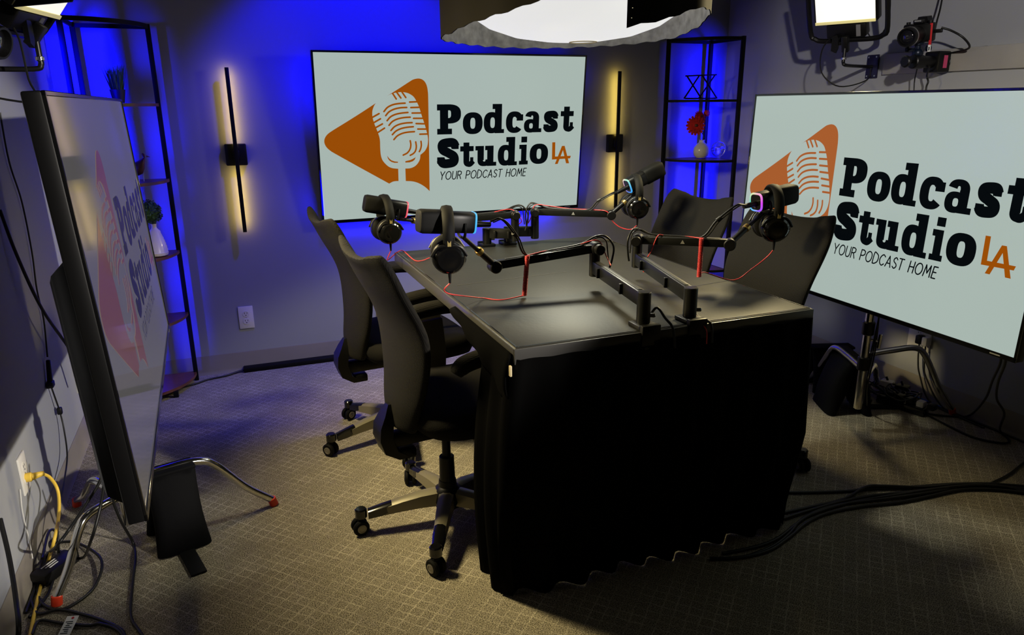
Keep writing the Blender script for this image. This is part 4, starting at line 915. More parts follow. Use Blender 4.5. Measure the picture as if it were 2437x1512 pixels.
# ================================================================ MICROPHONE ARMS
def beam(mb, p, q, w_, h_, bevel=.003):
    p, q = Vector(p), Vector(q); d = (q-p).normalized(); s_ = d.cross(Vector((0, 0, 1))).normalized(); u = s_.cross(d)
    mb.box((p+q)/2, ((q-p).length, w_, h_), Matrix((d, s_, u)).transposed(), bevel); return d, s_, u
def mic_arm(label, base, top_z, low, up_z, end, mic_pt, edge_dir):
    """base = clamp on the table edge, low = far end of the lower beam, end = elbow at the tip of the upper beam."""
    b = Vector(base); e = Vector(edge_dir)
    t = thing('microphone_boom', label, 'microphone arm', b, 'low microphone arms on the table')
    cl = MB().box(b+Vector((0, 0, .006)), (.058, .058, .012), bevel=.003).box(b+e*.036+Vector((0, 0, -.012)), (.056, .018, .055), bevel=.003)
    cl.box(b+e*.012+Vector((0, 0, -.046)), (.05, .06, .010), bevel=.002); part(cl, 'clamp', 'black', t)
    part(MB().cyl(b+Vector((0, 0, .01)), b+Vector((0, 0, top_z-.75)), .0185, seg=22, bevel=.002), 'riser_post', 'armmetal', t)
    part(MB().cyl(b+Vector((.015, 0, .03)), b+Vector((.032, -.008, .03)), .006, seg=10, bevel=.002), 'riser_screw', 'steel', t)
    zl = top_z-.022; lo = Vector((low[0], low[1], zl)); p0 = Vector((b.x, b.y, zl))
    m = MB(); d, s_, u = beam(m, p0, lo, .024, .040); lb = part(m, 'lower_beam', 'armmetal', t)
    part(MB().box((p0+lo)/2+u*.0205, ((lo-p0).length*.86, .012, .002), Matrix((d, s_, u)).transposed(), .0006), 'cable_cover', 'darkgrey', lb)
    for f_ in (.32, .80):
        c = p0+(lo-p0)*f_; mm = MB(); mm.box(c+s_*.016-u*.002, (.010, .010, .030), Matrix((d, s_, u)).transposed(), .002).box(c-s_*.016-u*.002, (.010, .010, .030), Matrix((d, s_, u)).transposed(), .002); part(mm, 'cable_clip', 'black', lb)
    ut = Vector((low[0], low[1], up_z))
    part(MB().cyl(Vector((lo.x, lo.y, zl-.030)), Vector((lo.x, lo.y, up_z+.004)), .0170, seg=22, bevel=.002), 'upright_post', 'armmetal', t)
    m = MB(); en = Vector(end); d, s_, u = beam(m, ut, en, .024, .026); ub = part(m, 'upper_beam', 'armmetal', t)
    part(MB().box((ut+en)/2+u*.0138, ((en-ut).length*.80, .012, .002), Matrix((d, s_, u)).transposed(), .0006), 'cable_cover', 'darkgrey', ub)
    v = (ut+en)/2; cs = s_ if (Vector((-.31, -3.81, 1.3))-v).dot(s_) > 0 else -s_
    part(MB().poly([v+cs*.0126+d*a+u*h for a, h in ((-.007, -.006), (.007, -.006), (0, .007))]), 'triangle_mark', 'greytext', ub)
    part(MB().cyl(ut-s_*.024, ut+s_*.024, .0195, seg=24, bevel=.002), 'hinge', 'black', t)
    k = part(MB().cyl(ut+cs*.022, ut+cs*.042, .0165, seg=24, bevel=.002), 'tension_knob', 'black', t)
    part(MB().cyl(en-s_*.020-u*.004, en+s_*.020-u*.004, .019, seg=24, bevel=.003), 'elbow', 'black', t)
    mp = Vector(mic_pt); q = (mp-en); L = q.length; qd = q.normalized()
    part(MB().cyl(en, en+qd*L*.55, .0095, seg=16).cyl(en+qd*L*.52, mp, .0065, seg=14), 'swivel_stub', 'black', t)
    part(MB().cyl(en+qd*L*.46, en+qd*L*.56, .0125, seg=16, bevel=.002), 'thread_collar', 'brass', t)
    return t
YN, YFAR = TY0+.034, TY1-.034
arms = dict(
 A=(('microphone arm on the front table edge, left of its pair, reaching left'), (.675, YN, TZ), .846, (.744, -1.825), .884, (.412, -1.815, .856), (.300, -1.870, .957), (0, -1, 0)),
 B=(('microphone arm on the front table edge, right of its pair, reaching right'), (.820, YN, TZ), .843, (.940, -1.755), .884, (1.165, -1.945, .888), (1.318, -1.901, .967), (0, -1, 0)),
 C=(('microphone arm clamped to the far table edge, reaching left behind the nearer arm'), (.680, YFAR, TZ), .826, (.780, -1.055), .884, (.432, -.985, .866), (.297, -1.055, .896), (0, 1, 0)),
 D=(('microphone arm clamped to the far table edge, reaching right in front of the wall screen'), (.775, YFAR, TZ), .826, (.880, -1.030), .886, (1.178, -1.145, .874), (1.299, -1.145, .963), (0, 1, 0)))
for k_ in 'ABCD': mic_arm(*arms[k_])

# ================================================================ MICROPHONES AND HEADPHONES
def microphone(label, back, front, ring):
    """A rounded dynamic microphone lying along back -> front, its coloured ring at the back."""
    p, q = Vector(back), Vector(front); d = (q-p).normalized(); s_ = d.cross(Vector((0, 0, 1))).normalized(); u = s_.cross(d); L = (q-p).length
    R = Matrix((d, s_, u)).transposed()
    t = thing('microphone', label, 'microphone', p, 'desk microphones'); 
    def rr(x, w_, h_, n=24): return [p+d*x+s_*w_*math.copysign(abs(math.cos(a))**.5, math.cos(a))+u*h_*math.copysign(abs(math.sin(a))**.5, math.sin(a)) for a in [2*PI*(k+.5)/n for k in range(n)]]
    part(MB().loft([rr(.004, .024, .028), rr(.008, .026, .030), rr(L*.45, .026, .030), rr(L*.5, .024, .028)]), 'body', 'black', t)
    part(MB().loft([rr(L*.47, .026, .030), rr(L*.5, .029, .033), rr(L*.93, .029, .033), rr(L*.985, .026, .030), rr(L, .020, .024)]), 'windscreen', 'rubber', t)
    rg = MB(); n = 40; rings = []
    base_pts = [(s_*.0235*math.copysign(abs(math.cos(a))**.5, math.cos(a))+u*.0275*math.copysign(abs(math.sin(a))**.5, math.sin(a))) for a in [2*PI*k/n for k in range(n)]]
    o = bpy.data.objects.new('light_ring_pivot', None)
    # ring mesh is written in its own frame (x along the mic) so its colours run round it
    loc = [Vector((0, v.dot(s_), v.dot(u))) for v in base_pts]
    rg.tube(loc, .0034, 1, 8, True, False)
    bm = rg.b; me = bpy.data.meshes.new('light_ring'); bmesh.ops.recalc_face_normals(bm, faces=bm.faces[:]); bm.to_mesh(me); bm.free(); bpy.data.objects.remove(o)
    me.polygons.foreach_set('use_smooth', [True]*len(me.polygons)); me.materials.append(M[ring])
    ro = bpy.data.objects.new('light_ring', me); COL.objects.link(ro); ro.parent = t; ro.rotation_euler = R.to_euler(); ro.location = d*.003
    part(MB().loft([rr(.0005, .021, .025), rr(.004, .021, .025)]), 'back_face', 'blackgloss', t)
    part(MB().cyl(p-d*.052-u*.004, p+d*.002-u*.004, .0075, .0095, 14, bevel=.001), 'plug', 'black', t)
    part(MB().ball(p-d*.001-u*.016, .004, seg=8), 'gain_knob', 'steel', t)
    yk = MB().tube([p+d*L*.22+s_*.028, p+d*L*.22+s_*.032-u*.02, p+d*L*.2+s_*.02-u*.040, p+d*L*.18-u*.044, p+d*L*.2-s_*.02-u*.040, p+d*L*.22-s_*.032-u*.02, p+d*L*.22-s_*.028], .004, 4, 8); part(yk, 'yoke', 'black', t)
    return t
mics = dict(
 A=('microphone with a cyan light ring, nearest the camera on the left', (.332, -1.868, .997), (.166, -1.88, 1.014), 'ring_cyan'),
 B=('microphone with a magenta light ring in front of the near right chair', (1.285, -1.905, 1.006), (1.455, -1.885, 1.026), 'ring_magenta'),
 C=('microphone with a red light ring, farther back on the left', (.330, -1.055, .931), (.166, -1.055, .966), 'ring_red'),
 D=('microphone with a pastel light ring raised before the right wall light', (1.250, -1.145, .986), (1.415, -1.145, 1.056), 'ring_mix'))
for k_ in 'ABCD': microphone(*mics[k_])
def headphones(label, top, rot, lean=0):
    """Hung by the headband: local z down from the top of the band, cups on the +-y sides."""
    t = thing('headphones', label, 'headphones', (0, 0, 0), 'black headphones hung on the microphones')
    r = .074; bw = .0165
    arc = []
    for i in range(25):
        a = math.radians(-12)+(PI+math.radians(24))*i/24; c, s_ = math.cos(a), math.sin(a)
        y, z = r*c, -r+r*s_*1.0
        def pnt(x, rad): return Vector((x, rad*c, -r+rad*s_))
        arc.append([pnt(-bw, r-.003), pnt(-bw*.8, r+.003), pnt(0, r+.0055), pnt(bw*.8, r+.003), pnt(bw, r-.003), pnt(bw*.8, r-.008), pnt(0, r-.0105), pnt(-bw*.8, r-.008)])
    part(MB().loft(arc), 'headband', 'rubber', t, 60)
    for sg in (-1, 1):
        sd = MB().loft([[Vector((x, sg*(y+dy), z)) for x, dy in ((-w_, -.004), (w_, -.004), (w_, .004), (-w_, .004))] for y, z, w_ in ((.0735, -.074, .013), (.073, -.084, .012), (.072, -.098, .009))])
        sl_ = part(sd, 'slider', 'black', t); part(MB().box((0, sg*.0775, -.087), (.010, .0012, .020)), 'side_label', 'goldtext', sl_)
        c = Vector((0, sg*.052, -.132)); ax = Vector((0, sg, -.10)).normalized()
        yk = MB().tube([Vector((0, sg*.072, -.096)), c+Vector((.030, sg*.018, .032)), c+Vector((.049, sg*.012, .006))], .0042, 4, 8).tube([Vector((0, sg*.072, -.096)), c+Vector((-.030, sg*.018, .032)), c+Vector((-.049, sg*.012, .006))], .0042, 4, 8); part(yk, 'yoke_arm', 'black', t)
        cup = part(MB().lathe([(.044, -.012), (.047, -.004), (.046, .008), (.040, .018), (.032, .024), (.030, .0235), (.018, .026), (.002, .0265)], c, ax, 32), 'ear_cup', 'blackgloss', t)
        part(MB().lathe([(.024, -.034), (.038, -.034), (.0455, -.028), (.047, -.018), (.044, -.011)], c, ax, 32), 'ear_pad', 'rubber', cup)
        part(MB().lathe([(.0465, -.005), (.0485, -.002), (.0465, .001)], c, ax, 32), 'cup_ring', 'darkgrey', cup)
    part(MB().cyl((0, -.052, -.176), (0, -.052, -.205), .005, .003, 10), 'cord_plug', 'black', t)
    t.location = top; t.rotation_euler = (lean, 0, rot); OFF[t.name] = Vector(top)
    return t
hp = dict(
 A=('headphones hanging on the cyan-ringed microphone, nearest the camera', (.252, -1.872, 1.046), math.radians(-13), 0),
 B=('headphones hanging on the magenta-ringed microphone', (1.362, -1.895, 1.056), math.radians(-22), 0),
 C=('headphones hanging on the red-ringed microphone, farther back on the left', (.245, -1.055, .990), math.radians(4), 0),
 D=('headphones hanging on the pastel-ringed microphone before the wall light', (1.290, -1.145, 1.032), math.radians(-16), 0))
for k_ in 'ABCD': headphones(*hp[k_])

# ---------------------------------------------------------------- cords on the arms
def cord(name, label, pts, r, m, cat='cable', group=None, n=6):
    return single(MB().tube(pts, r, n, 7), name, m, label, cat, group, 80)
def coil(mb, p, q, R, turns, r):
    p, q = Vector(p), Vector(q); d = q-p; x, y = frame_of(d); N = turns*9
    mb.tube([p+d*i/N+x*R*math.cos(2*PI*i/9)+y*R*math.sin(2*PI*i/9) for i in range(N+1)], r, 1, 5, False, False)
GC = 'red headphone cords'
def lerp(a, b, f): return Vector(a)+(Vector(b)-Vector(a))*f
# near left arm
ut, en = (.744, -1.825, .884), (.412, -1.815, .856)
hk = lerp(ut, en, .70)+Vector((0, -.014, .016))
t = thing('headphone_cable', 'red coiled headphone cord hanging from the near left microphone arm to the table top', 'cable', (.53, -1.84, .752), GC)
m = MB(); coil(m, hk, (hk.x-.012, hk.y-.004, .757), .0062, 34, .0019); part(m, 'coil', 'redcord', t, 80)
part(MB().tube([(hk.x-.012, hk.y-.004, .758), (0.425,-1.840,0.753), (0.377,-1.806,0.755), (0.316,-1.840,0.775), (0.246,-1.895,0.803), (0.225,-1.915,0.822), (.2405, -1.923, .842)], .0018, 8, 6), 'lead', 'redcord', t, 80)
part(MB().tube([hk, lerp(ut, en, .5)+Vector((0, 0, .017)), lerp(ut, en, .2)+Vector((0, 0, .018)), lerp(ut, en, .02)+Vector((.01, -.012, .026)), (.776, -1.84, .86), (.775, -1.875, .835)], .0018, 6, 6), 'arm_lead', 'redcord', t, 80)
# near right arm
ut, en = (.940, -1.755, .884), (1.165, -1.945, .888)
hk = lerp(ut, en, .70)+Vector((-.010, -.012, .015))
t = thing('headphone_cable', 'red coiled headphone cord hanging from the near right microphone arm', 'cable', (1.09, -1.91, .752), GC)
m = MB(); coil(m, hk, (hk.x, hk.y, .775), .0062, 32, .0019); part(m, 'coil', 'redcord', t, 80)
part(MB().tube([(hk.x, hk.y, .776), (hk.x+.03, hk.y+.01, .785), (1.225,-1.900,0.751), (1.282,-1.920,0.789), (1.330,-1.930,0.826), (1.3425, -1.943, .852)], .0018, 8, 6), 'lead', 'redcord', t, 80)
part(MB().tube([hk, lerp(ut, en, .55)+Vector((0, 0, .016)), lerp(ut, en, .30)+Vector((0, 0, .018)), lerp(ut, en, .22)+Vector((-.006, -.010, .016)), (.965, -1.80, .85), (.945, -1.80, .82), (.930, -1.815, .79), (.928, -1.84, .80)], .0018, 6, 6), 'arm_lead', 'redcord', t, 80)
part(MB().tube([(.868, -2.06, .820), (.858, -2.12, .800), (.850, -2.19, .775), (.838, -2.262, .752), (.836, -2.292, .735), (.836, -2.296, .70)], .0018, 6, 6), 'riser_lead', 'redcord', t, 80)
# far arms
ut, en = (.780, -1.055, .884), (.432, -.985, .866)
cord('headphone_cable', 'red headphone cord along the far left microphone arm', [lerp(ut, en, .95)+Vector((0, 0, .016)), lerp(ut, en, .6)+Vector((0, 0, .018)), lerp(ut, en, .3)+Vector((0, 0, .016)), lerp(ut, en, .05)+Vector((0, -.01, .024)), (.80, -1.08, .86), (.775, -1.03, .83)], .0018, 'redcord', 'cable', GC)
cord('headphone_cable', 'red headphone cord curling over the far left table corner', [(.2486, -1.107, .787), (0.234,-1.100,0.748), (0.274,-1.100,0.776), (0.298,-1.100,0.779), (0.323,-1.164,0.754), (0.345,-1.190,0.754), (0.388,-1.149,0.754)], .0018, 'redcord', 'cable', GC)
ut, en = (.880, -1.030, .886), (1.178, -1.145, .874)
cord('headphone_cable', 'red headphone cord along the far right microphone arm', [(1.2757, -1.195, .828), (1.245, -1.195, .812), (1.205, -1.175, .822), (1.175, -1.16, .850), lerp(ut, en, .92)+Vector((0, -.016, .012)), lerp(ut, en, .75)+Vector((0, 0, .016)), lerp(ut, en, .45)+Vector((0, 0, .018)), lerp(ut, en, .2)+Vector((0, 0, .026)), lerp(ut, en, .02)+Vector((-.01, -.01, .030)), (.86, -1.04, .87), (.85, -1.03, .84)], .0018, 'redcord', 'cable', GC)
GM = 'black microphone cables'
def mic_cable(label, ut, en, back, d, lowdir, side=1):
    ut, en, b = Vector(ut), Vector(en), Vector(back); d = Vector(d).normalized()
    pts = [b-d*.05, b-d*.085+Vector((0, 0, .004)), lerp(b-d*.09, lerp(en, ut, .30)+Vector((0, 0, .02)), .55)+Vector((0, 0, .008)), lerp(en, ut, .30)+Vector((0, 0, .016)), lerp(en, ut, .55)+Vector((0, 0, .0165)), lerp(en, ut, .85)+Vector((0, 0, .020)), ut+Vector((0, 0, .036))-d*.0]
    lo = Vector(lowdir)
    pts += [ut+lo*.035+Vector((0, 0, .036)), ut+lo*.062+Vector((0, 0, .004)), ut+lo*.058+Vector((0, 0, -.04)), ut+lo*.05+Vector((0, 0, -.066))]
    t = thing('microphone_cable', label, 'cable', pts[-1], GM)
    part(MB().tube(pts, .0032, 6, 8), 'cable', 'cable', t, 80)
    part(MB().tube([p+Vector((.006, -.006, -.002)) for p in pts[:7]]+[pts[7]+Vector((0, 0, -.012)), pts[8]-lo*.02+Vector((0, 0, -.01)), pts[9]-lo*.012], .0022, 6, 7), 'usb_lead', 'cable', t, 80)
    c = lerp(pts[1], pts[2], .9); dd = (pts[2]-pts[1]).normalized(); part(MB().cyl(c-dd*.008, c+dd*.008, .0065, seg=10), 'cable_tie', 'darkgrey', t)
    return t
mic_cable('black microphone cable looping over the near left arm', (.744, -1.825, .884), (.412, -1.815, .856), mics['A'][1], (-1, 0, 0), (.9, -.3, 0))
mic_cable('black microphone cable looping over the near right arm', (.940, -1.755, .884), (1.165, -1.945, .888), mics['B'][1], (1, .1, .1), (-.75, -.25, 0))
mic_cable('black microphone cable looping over the far left arm', (.780, -1.055, .884), (.432, -.985, .866), mics['C'][1], (-1, 0, .2), (.8, -.3, 0))
mic_cable('black microphone cable looping over the far right arm', (.880, -1.030, .886), (1.178, -1.145, .874), mics['D'][1], (1, 0, .4), (-.8, -.3, 0))
cord('riser_cable', 'black cable running from the near left riser down over the front table edge', [(.690, -2.14, .828), (.688, -2.20, .80), (.70, -2.222, .778), (.712, -2.24, .80), (.725, -2.262, .775), (.735, -2.284, .752), (.738, -2.293, .70)], .0036, 'cable', 'cable', GM)
cord('riser_cable', 'black cable running from the near right riser down over the front table edge', [(.868, -2.05, .822), (.862, -2.10, .812), (.855, -2.17, .785), (.85, -2.23, .758), (.853, -2.284, .752), (.855, -2.293, .70)], .0036, 'cable', 'cable', GM)

# ================================================================ OUTLETS
def outlet(label, c, n, w_=.0715, h_=.117, duplex=True, group='wall outlets'):
    c, n = Vector(c), Vector(n); s_ = Vector((0, 0, 1)).cross(n).normalized(); R = Matrix((s_, Vector((0, 0, 1)), n)).transposed()
    t = thing('wall_outlet', label, 'outlet', c, group)
    part(MB().box(c+n*.003, (w_, h_, .006), R, .002), 'cover_plate', 'white', t)
    if duplex:
        for dz in (-.0195, .0195):
            q = c+Vector((0, 0, dz))+n*.0055
            rc_ = part(MB().cyl(q, q+n*.0022, .0168, seg=24, bevel=.0006), 'receptacle', 'white', t)
            sl_ = MB().box(q+n*.0023-s_*.0062+Vector((0, 0, .004)), (.0022, .008, .0006), R).box(q+n*.0023+s_*.0062+Vector((0, 0, .004)), (.0022, .007, .0006), R).cyl(q+n*.002+Vector((0, 0, -.0075)), q+n*.0027+Vector((0, 0, -.0075)), .0026, seg=10)
            part(sl_, 'slots', 'black', rc_)
        part(MB().cyl(c+n*.006, c+n*.0072, .0025, seg=10), 'screw', 'steel', t)
    return t
outlet('white duplex outlet low on the back wall under the left wall light', (-.289, 0, .2825), (0, -1, 0))
outlet('white outlet low on the left wall with the yellow plug in it', (XL, -1.50, .287), (1, 0, 0))
outlet('white outlet low on the left wall behind the dim screen', (XL, -.60, .268), (1, 0, 0))
oc = Vector((2.574,-1.561,0.279))
outlet('white outlet low on the right wall under the bright screen with two plugs', oc, (-1, 0, 0), .116)

# ================================================================ CABLES, POWER STRIPS AND CLUTTER
GL = 'cables at the left wall'; GR = 'cables on the floor at the right'
single(MB().box((-.02, -.026, .012), (.62, .05, .024), bevel=.004).box((.23, -.027, .016), (.18, .056, .030), bevel=.004), 'cable_raceway', 'rubber', 'black floor raceway lying along the back wall baseboard', 'cable cover')
cord('raceway_cable', 'black cable leaving the left end of the raceway toward the left shelf', [(-.30, -.03, .012), (-.36, -.045, .010), (-.42, -.07, .005), (-.50, -.09, .005), (-.56, -.13, .005), (-.64, -.16, .005)], .005, 'cable', 'cable', GL)
# hanging on the left wall
pts = [(-0.955,-0.988,1.307),(-0.955,-0.996,1.154),(-0.955,-0.939,1.019),(-0.955,-0.938,0.847),(-0.955,-0.971,0.720),(-0.955,-0.960,0.612),(-0.955,-1.009,0.488)]
t = thing('adapter_cable', 'thin black cord with inline adapters hanging down the left wall', 'cable', pts[0], GL)
part(MB().tube(pts, .0028, 6, 7), 'upper_cord', 'cable', t, 80)
a1, a2 = Vector((-0.950,-1.031,0.472)), Vector((-0.950,-1.064,0.406))
part(MB().cyl(a1+Vector((0, 0, .012)), a2, .007, .009, 10, bevel=.002).box(a2, (.022, .034, .022), bevel=.004), 'plug_adapter', 'black', t)
b1 = Vector((-0.945,-1.035,0.294))
part(MB().tube([a2, lerp(a2, b1, .5), b1], .0028, 3, 7), 'middle_cord', 'cable', t, 80)
part(MB().box(b1, (.016, .018, .026), bevel=.004), 'inline_switch', 'black', t)
part(MB().tube([b1, Vector((-0.940,-1.049,0.231)), Vector((-0.930,-1.120,0.157)), Vector((-0.920,-1.272,0.127)), Vector((-0.910,-1.430,0.112)), Vector((-0.900,-1.536,0.076)), Vector((-0.903,-1.540,0.006)), Vector((-0.862,-1.623,0.006))], .0028, 6, 7), 'lower_cord', 'cable', t, 80)
cord('thick_cable', 'thick black cable slanting down across the left wall behind the dim screen', [(-0.955,-1.208,1.025),(-0.940,-1.190,0.882),(-0.920,-1.110,0.685),(-0.900,-0.937,0.489),(-0.860,-0.913,0.336)], .0052, 'cable', 'cable', GL)
cord('thick_cable', 'thick black cable in the bottom left corner nearest the camera', [(-0.955,-1.778,0.293),(-0.930,-1.858,0.219),(-0.900,-1.973,0.167),(-0.880,-2.065,0.140)]+[(-0.922,-2.030,0.010)], .006, 'cable', 'cable', GL)
pp = Vector((-0.952,-1.502,0.272))
t = thing('yellow_extension_cable', 'yellow extension cord plugged into the left wall outlet', 'cable', pp, GL)
part(MB().cyl(pp-Vector((.008, 0, 0)), pp+Vector((.012, 0, 0)), .014, seg=12, bevel=.003).cyl(pp+Vector((.010, 0, 0)), pp+Vector((.042, .006, .003)), .011, .007, 12, bevel=.002), 'plug', 'yellow', t)
part(MB().tube([pp+Vector((.036, .005, .003)), Vector((-0.905,-1.467,0.242)), Vector((-0.895,-1.458,0.190)), Vector((-0.885,-1.539,0.153)), Vector((-0.880,-1.660,0.133)), Vector((-0.936,-1.561,0.006)), Vector((-0.931,-1.679,0.006)), Vector((-0.924,-1.778,0.006)), Vector((-0.916,-1.870,0.006)), Vector((-0.909,-1.970,0.006))], .0048, 6, 8), 'cord', 'yellow', t, 80)
cord('plate_wire', 'thin pale wire hanging from the left wall outlet cover to the floor', [(-0.957,-1.571,0.270),(-0.957,-1.593,0.208),(-0.955,-1.598,0.128),(-0.950,-1.620,0.070)], .0012, 'white', 'cable', GL)
# loops of black cable under the left screen
loops = [('black cable loop nearest the left wall', [(-0.945,-1.437,0.006),(-0.876,-1.461,0.006),(-0.785,-1.610,0.020),(-0.785,-1.722,0.006),(-0.825,-1.792,0.006),(-0.874,-1.802,0.006),(-0.925,-1.730,0.006),(-0.945,-1.603,0.006),(-0.945,-1.489,0.006)]),
 ('black cable hanging from the dim screen into the coils', [(-0.700,-1.750,0.424), (-0.699,-1.780,0.382), (-0.719,-1.800,0.296), (-0.756,-1.820,0.200), (-0.849,-1.562,0.006), (-0.945,-1.452,0.006), (-0.945,-1.408,0.006)]),
 ('black cable running along the chrome leg into the coils', [(-0.709,-1.720,0.399), (-0.720,-1.740,0.341), (-0.762,-1.760,0.283), (-0.807,-1.780,0.228), (-0.839,-1.800,0.196), (-0.945,-1.513,0.006), (-0.945,-1.667,0.006), (-0.945,-1.787,0.006)]),
 ('black cable sweeping in front of the coils with the white tag', [(-0.945,-1.727,0.006),(-0.913,-1.804,0.006),(-0.863,-1.806,0.006),(-0.796,-1.855,0.006),(-0.739,-1.907,0.006),(-0.694,-1.960,0.006),(-0.678,-2.016,0.006)]),
 ('second black cable sweeping past the white tag', [(-0.910,-1.892,0.006),(-0.902,-1.837,0.006),(-0.842,-1.874,0.006),(-0.778,-1.908,0.006),(-0.748,-1.914,0.006),(-0.704,-1.956,0.006),(-0.667,-2.037,0.006)]),
 ('black cable draped from the dim screen across the carpet', [(-0.719,-1.640,0.275), (-0.724,-1.620,0.211), (-0.715,-1.600,0.120), (-0.707,-1.533,0.008), (-0.692,-1.626,0.006), (-0.687,-1.758,0.006), (-0.678,-1.905,0.006), (-0.653,-1.976,0.006), (-0.626,-2.037,0.006)]),
 ('black cable curling up by the baseboard', [(-0.930,-1.613,0.060),(-0.945,-1.443,0.050),(-0.930,-1.424,0.030),(-0.912,-1.535,0.005),(-0.904,-1.688,0.005),(-0.915,-1.761,0.005),(-0.932,-1.810,0.005)])]
for lb_, p_ in loops: cord('black_cable', lb_, p_, .0042, 'cable', 'cable', GL)
tg = Vector((-0.825,-1.897,0.012))
t = thing('cable_tag', 'white printed tag with a red dot tied to the cable at the bottom left', 'tag', tg)
R_ = Matrix.Rotation(-.25, 3, 'Z') @ Matrix.Rotation(.2, 3, 'X')
part(MB().box(tg, (.030, .062, .0008), R_), 'paper', 'label', t)
pm = MB()
for i in range(7): pm.box(tg+R_ @ Vector((-.002+.003*(i % 2), .012-.006*i, .0008)), (.018-.004*(i % 3), .0022, .0004), R_)
part(pm, 'print', 'ink', t); part(MB().cyl(tg+R_ @ Vector((.002, .024, .0003)), tg+R_ @ Vector((.002, .024, .0012)), .0034, seg=12), 'red_dot', 'redstrap', t)
br_ = Vector((-0.904,-1.607,0.018))
t = thing('power_brick', 'black power brick with white print among the coiled cables at the left', 'power adapter', (br_.x, br_.y, 0))
R_ = Matrix.Rotation(1.0, 3, 'Z'); part(MB().box((br_.x, br_.y, .0195), (.13, .055, .035), R_, .006), 'case', 'black', t)
pm = MB()
for i in range(3): pm.box(Vector((br_.x, br_.y, .0375))+R_ @ Vector((-.01, .012-.010*i, 0)), (.05-.01*i, .004, .0006), R_)
part(pm, 'print', 'label', t)
# right hand side, under the bright screen
pa, pb = Vector((2.365,-1.566,0.020)), Vector((2.416,-1.771,0.020)); dd = (pb-pa).normalized(); ss = Vector((-dd.y, dd.x, 0)); R_ = Matrix((dd, ss, Vector((0, 0, 1)))).transposed(); L_ = (pb-pa).length; mid = (pa+pb)/2
t = thing('power_strip', 'black power strip with plugs on the carpet under the bright screen', 'power strip', (mid.x, mid.y, 0))
part(MB().box((mid.x, mid.y, .019), (L_, .055, .036), R_, .006), 'case', 'blackgloss', t)
for i in range(5):
    q = pa+dd*(.05+i*.045)+Vector((0, 0, .018)); part(MB().box(q+Vector((0, 0, .012)), (.03, .036, .026), R_, .004), 'plug', 'black' if i != 3 else 'white', t)
part(MB().box(pb-dd*.025+Vector((0, 0, .018)), (.022, .014, .006), R_, .001), 'switch', 'red', t)
for lb_, x_, y_, z_ in (('black power adapter plugged in beside the power strip', 2.475, -1.59, .05), ('white power adapter standing behind the power strip', 2.46, -1.52, .05)):
    t = thing('plug_adapter', lb_, 'power adapter', (x_, y_, 0)); part(MB().box((x_, y_, .035), (.045, .055, .07), Matrix.Rotation(.4, 3, 'Z'), .006), 'case', 'white' if 'white' in lb_ else 'black', t); part(MB().cyl((x_, y_, .07), (x_, y_+.01, .085), .005, seg=8), 'cord_exit', 'black', t)
for i, (lb_, dx) in enumerate((('black plug in the outlet under the bright screen', -.022), ('white plug in the outlet under the bright screen', -.055))):
    q = oc+Vector((-.008, dx, .0))
    t = thing('wall_plug', lb_, 'plug', q, 'plugs in the right wall outlet'); mt = ('black', 'white')[i]
    part(MB().box(q+Vector((-.018, 0, 0)), (.036, .026, .04), bevel=.005), 'plug_body', mt, t)
    part(MB().tube([q+Vector((-.02, 0, -.018)), q+Vector((-.022, -.01, -.10)), q+Vector((-.024, -.03, -.16)), Vector((2.535, q.y-.10-.03*i, .02)), Vector((2.53, q.y-.22-.05*i, .006)), Vector((2.525, q.y-.34, .006))], .0035, 6, 7), 'cord', 'cable', t, 80)
rcab = [('black cord looping from the power strip across the carpet', [(2.424,-1.760,0.006),(2.406,-1.892,0.006),(2.403,-2.007,0.006),(2.457,-2.083,0.006),(2.508,-2.075,0.006),(2.548,-2.011,0.006),(2.548,-1.920,0.006),(2.548,-1.854,0.006)]),
 ('black cord hanging from the bright screen to the red foot cap', [(1.940,-2.347,0.549), (2.020,-2.298,0.477), (2.150,-2.199,0.363), (2.320,-2.074,0.215), (2.548,-1.877,0.030), (2.527,-1.836,0.006), (2.442,-1.772,0.006), (2.375,-1.690,0.006), (2.379,-1.563,0.006)]),
 ('black cord hanging from the right end of the bright screen', [(1.940,-2.363,0.554), (2.020,-2.314,0.480), (2.120,-2.239,0.375), (2.220,-2.181,0.272), (2.300,-2.167,0.195), (2.548,-2.012,0.006), (2.548,-2.124,0.006)]),
 ('pair of black cords running along the right baseboard', [(2.548,-1.559,0.006),(2.548,-1.687,0.006),(2.548,-1.796,0.006),(2.548,-1.915,0.006),(2.548,-2.051,0.006),(2.548,-2.137,0.006)]),
 ('thin black cord at the right edge of the carpet', [(2.090,-2.290,0.006),(2.232,-2.267,0.006),(2.373,-2.227,0.006),(2.511,-2.203,0.006)])]
for lb_, p_ in rcab: cord('floor_cable', lb_, p_, .0042, 'cable', 'cable', GR)
cord('network_cable', 'short blue cable on the carpet behind the power strip', [(2.548,-1.553,0.008),(2.548,-1.611,0.008),(2.548,-1.693,0.008),(2.548,-1.743,0.008)], .004, 'blue', 'cable', GR)
for i in range(6):
    a = random.uniform(0, 6); c = Vector((2.40+.03*math.sin(i*2), -1.50-.03*i, .0)); pts = []
    for k in range(12): pts.append(c+Vector((.05*math.cos(a+k*.9)+.004*k, .07*math.sin(a+k*.9), .012+.03*abs(math.sin(k*.8+i))+.006*i)))
    cord('tangled_cable', 'black cord in the tangle beside the power strip', pts, .0035, 'cable', 'cable', 'tangled cords beside the power strip')
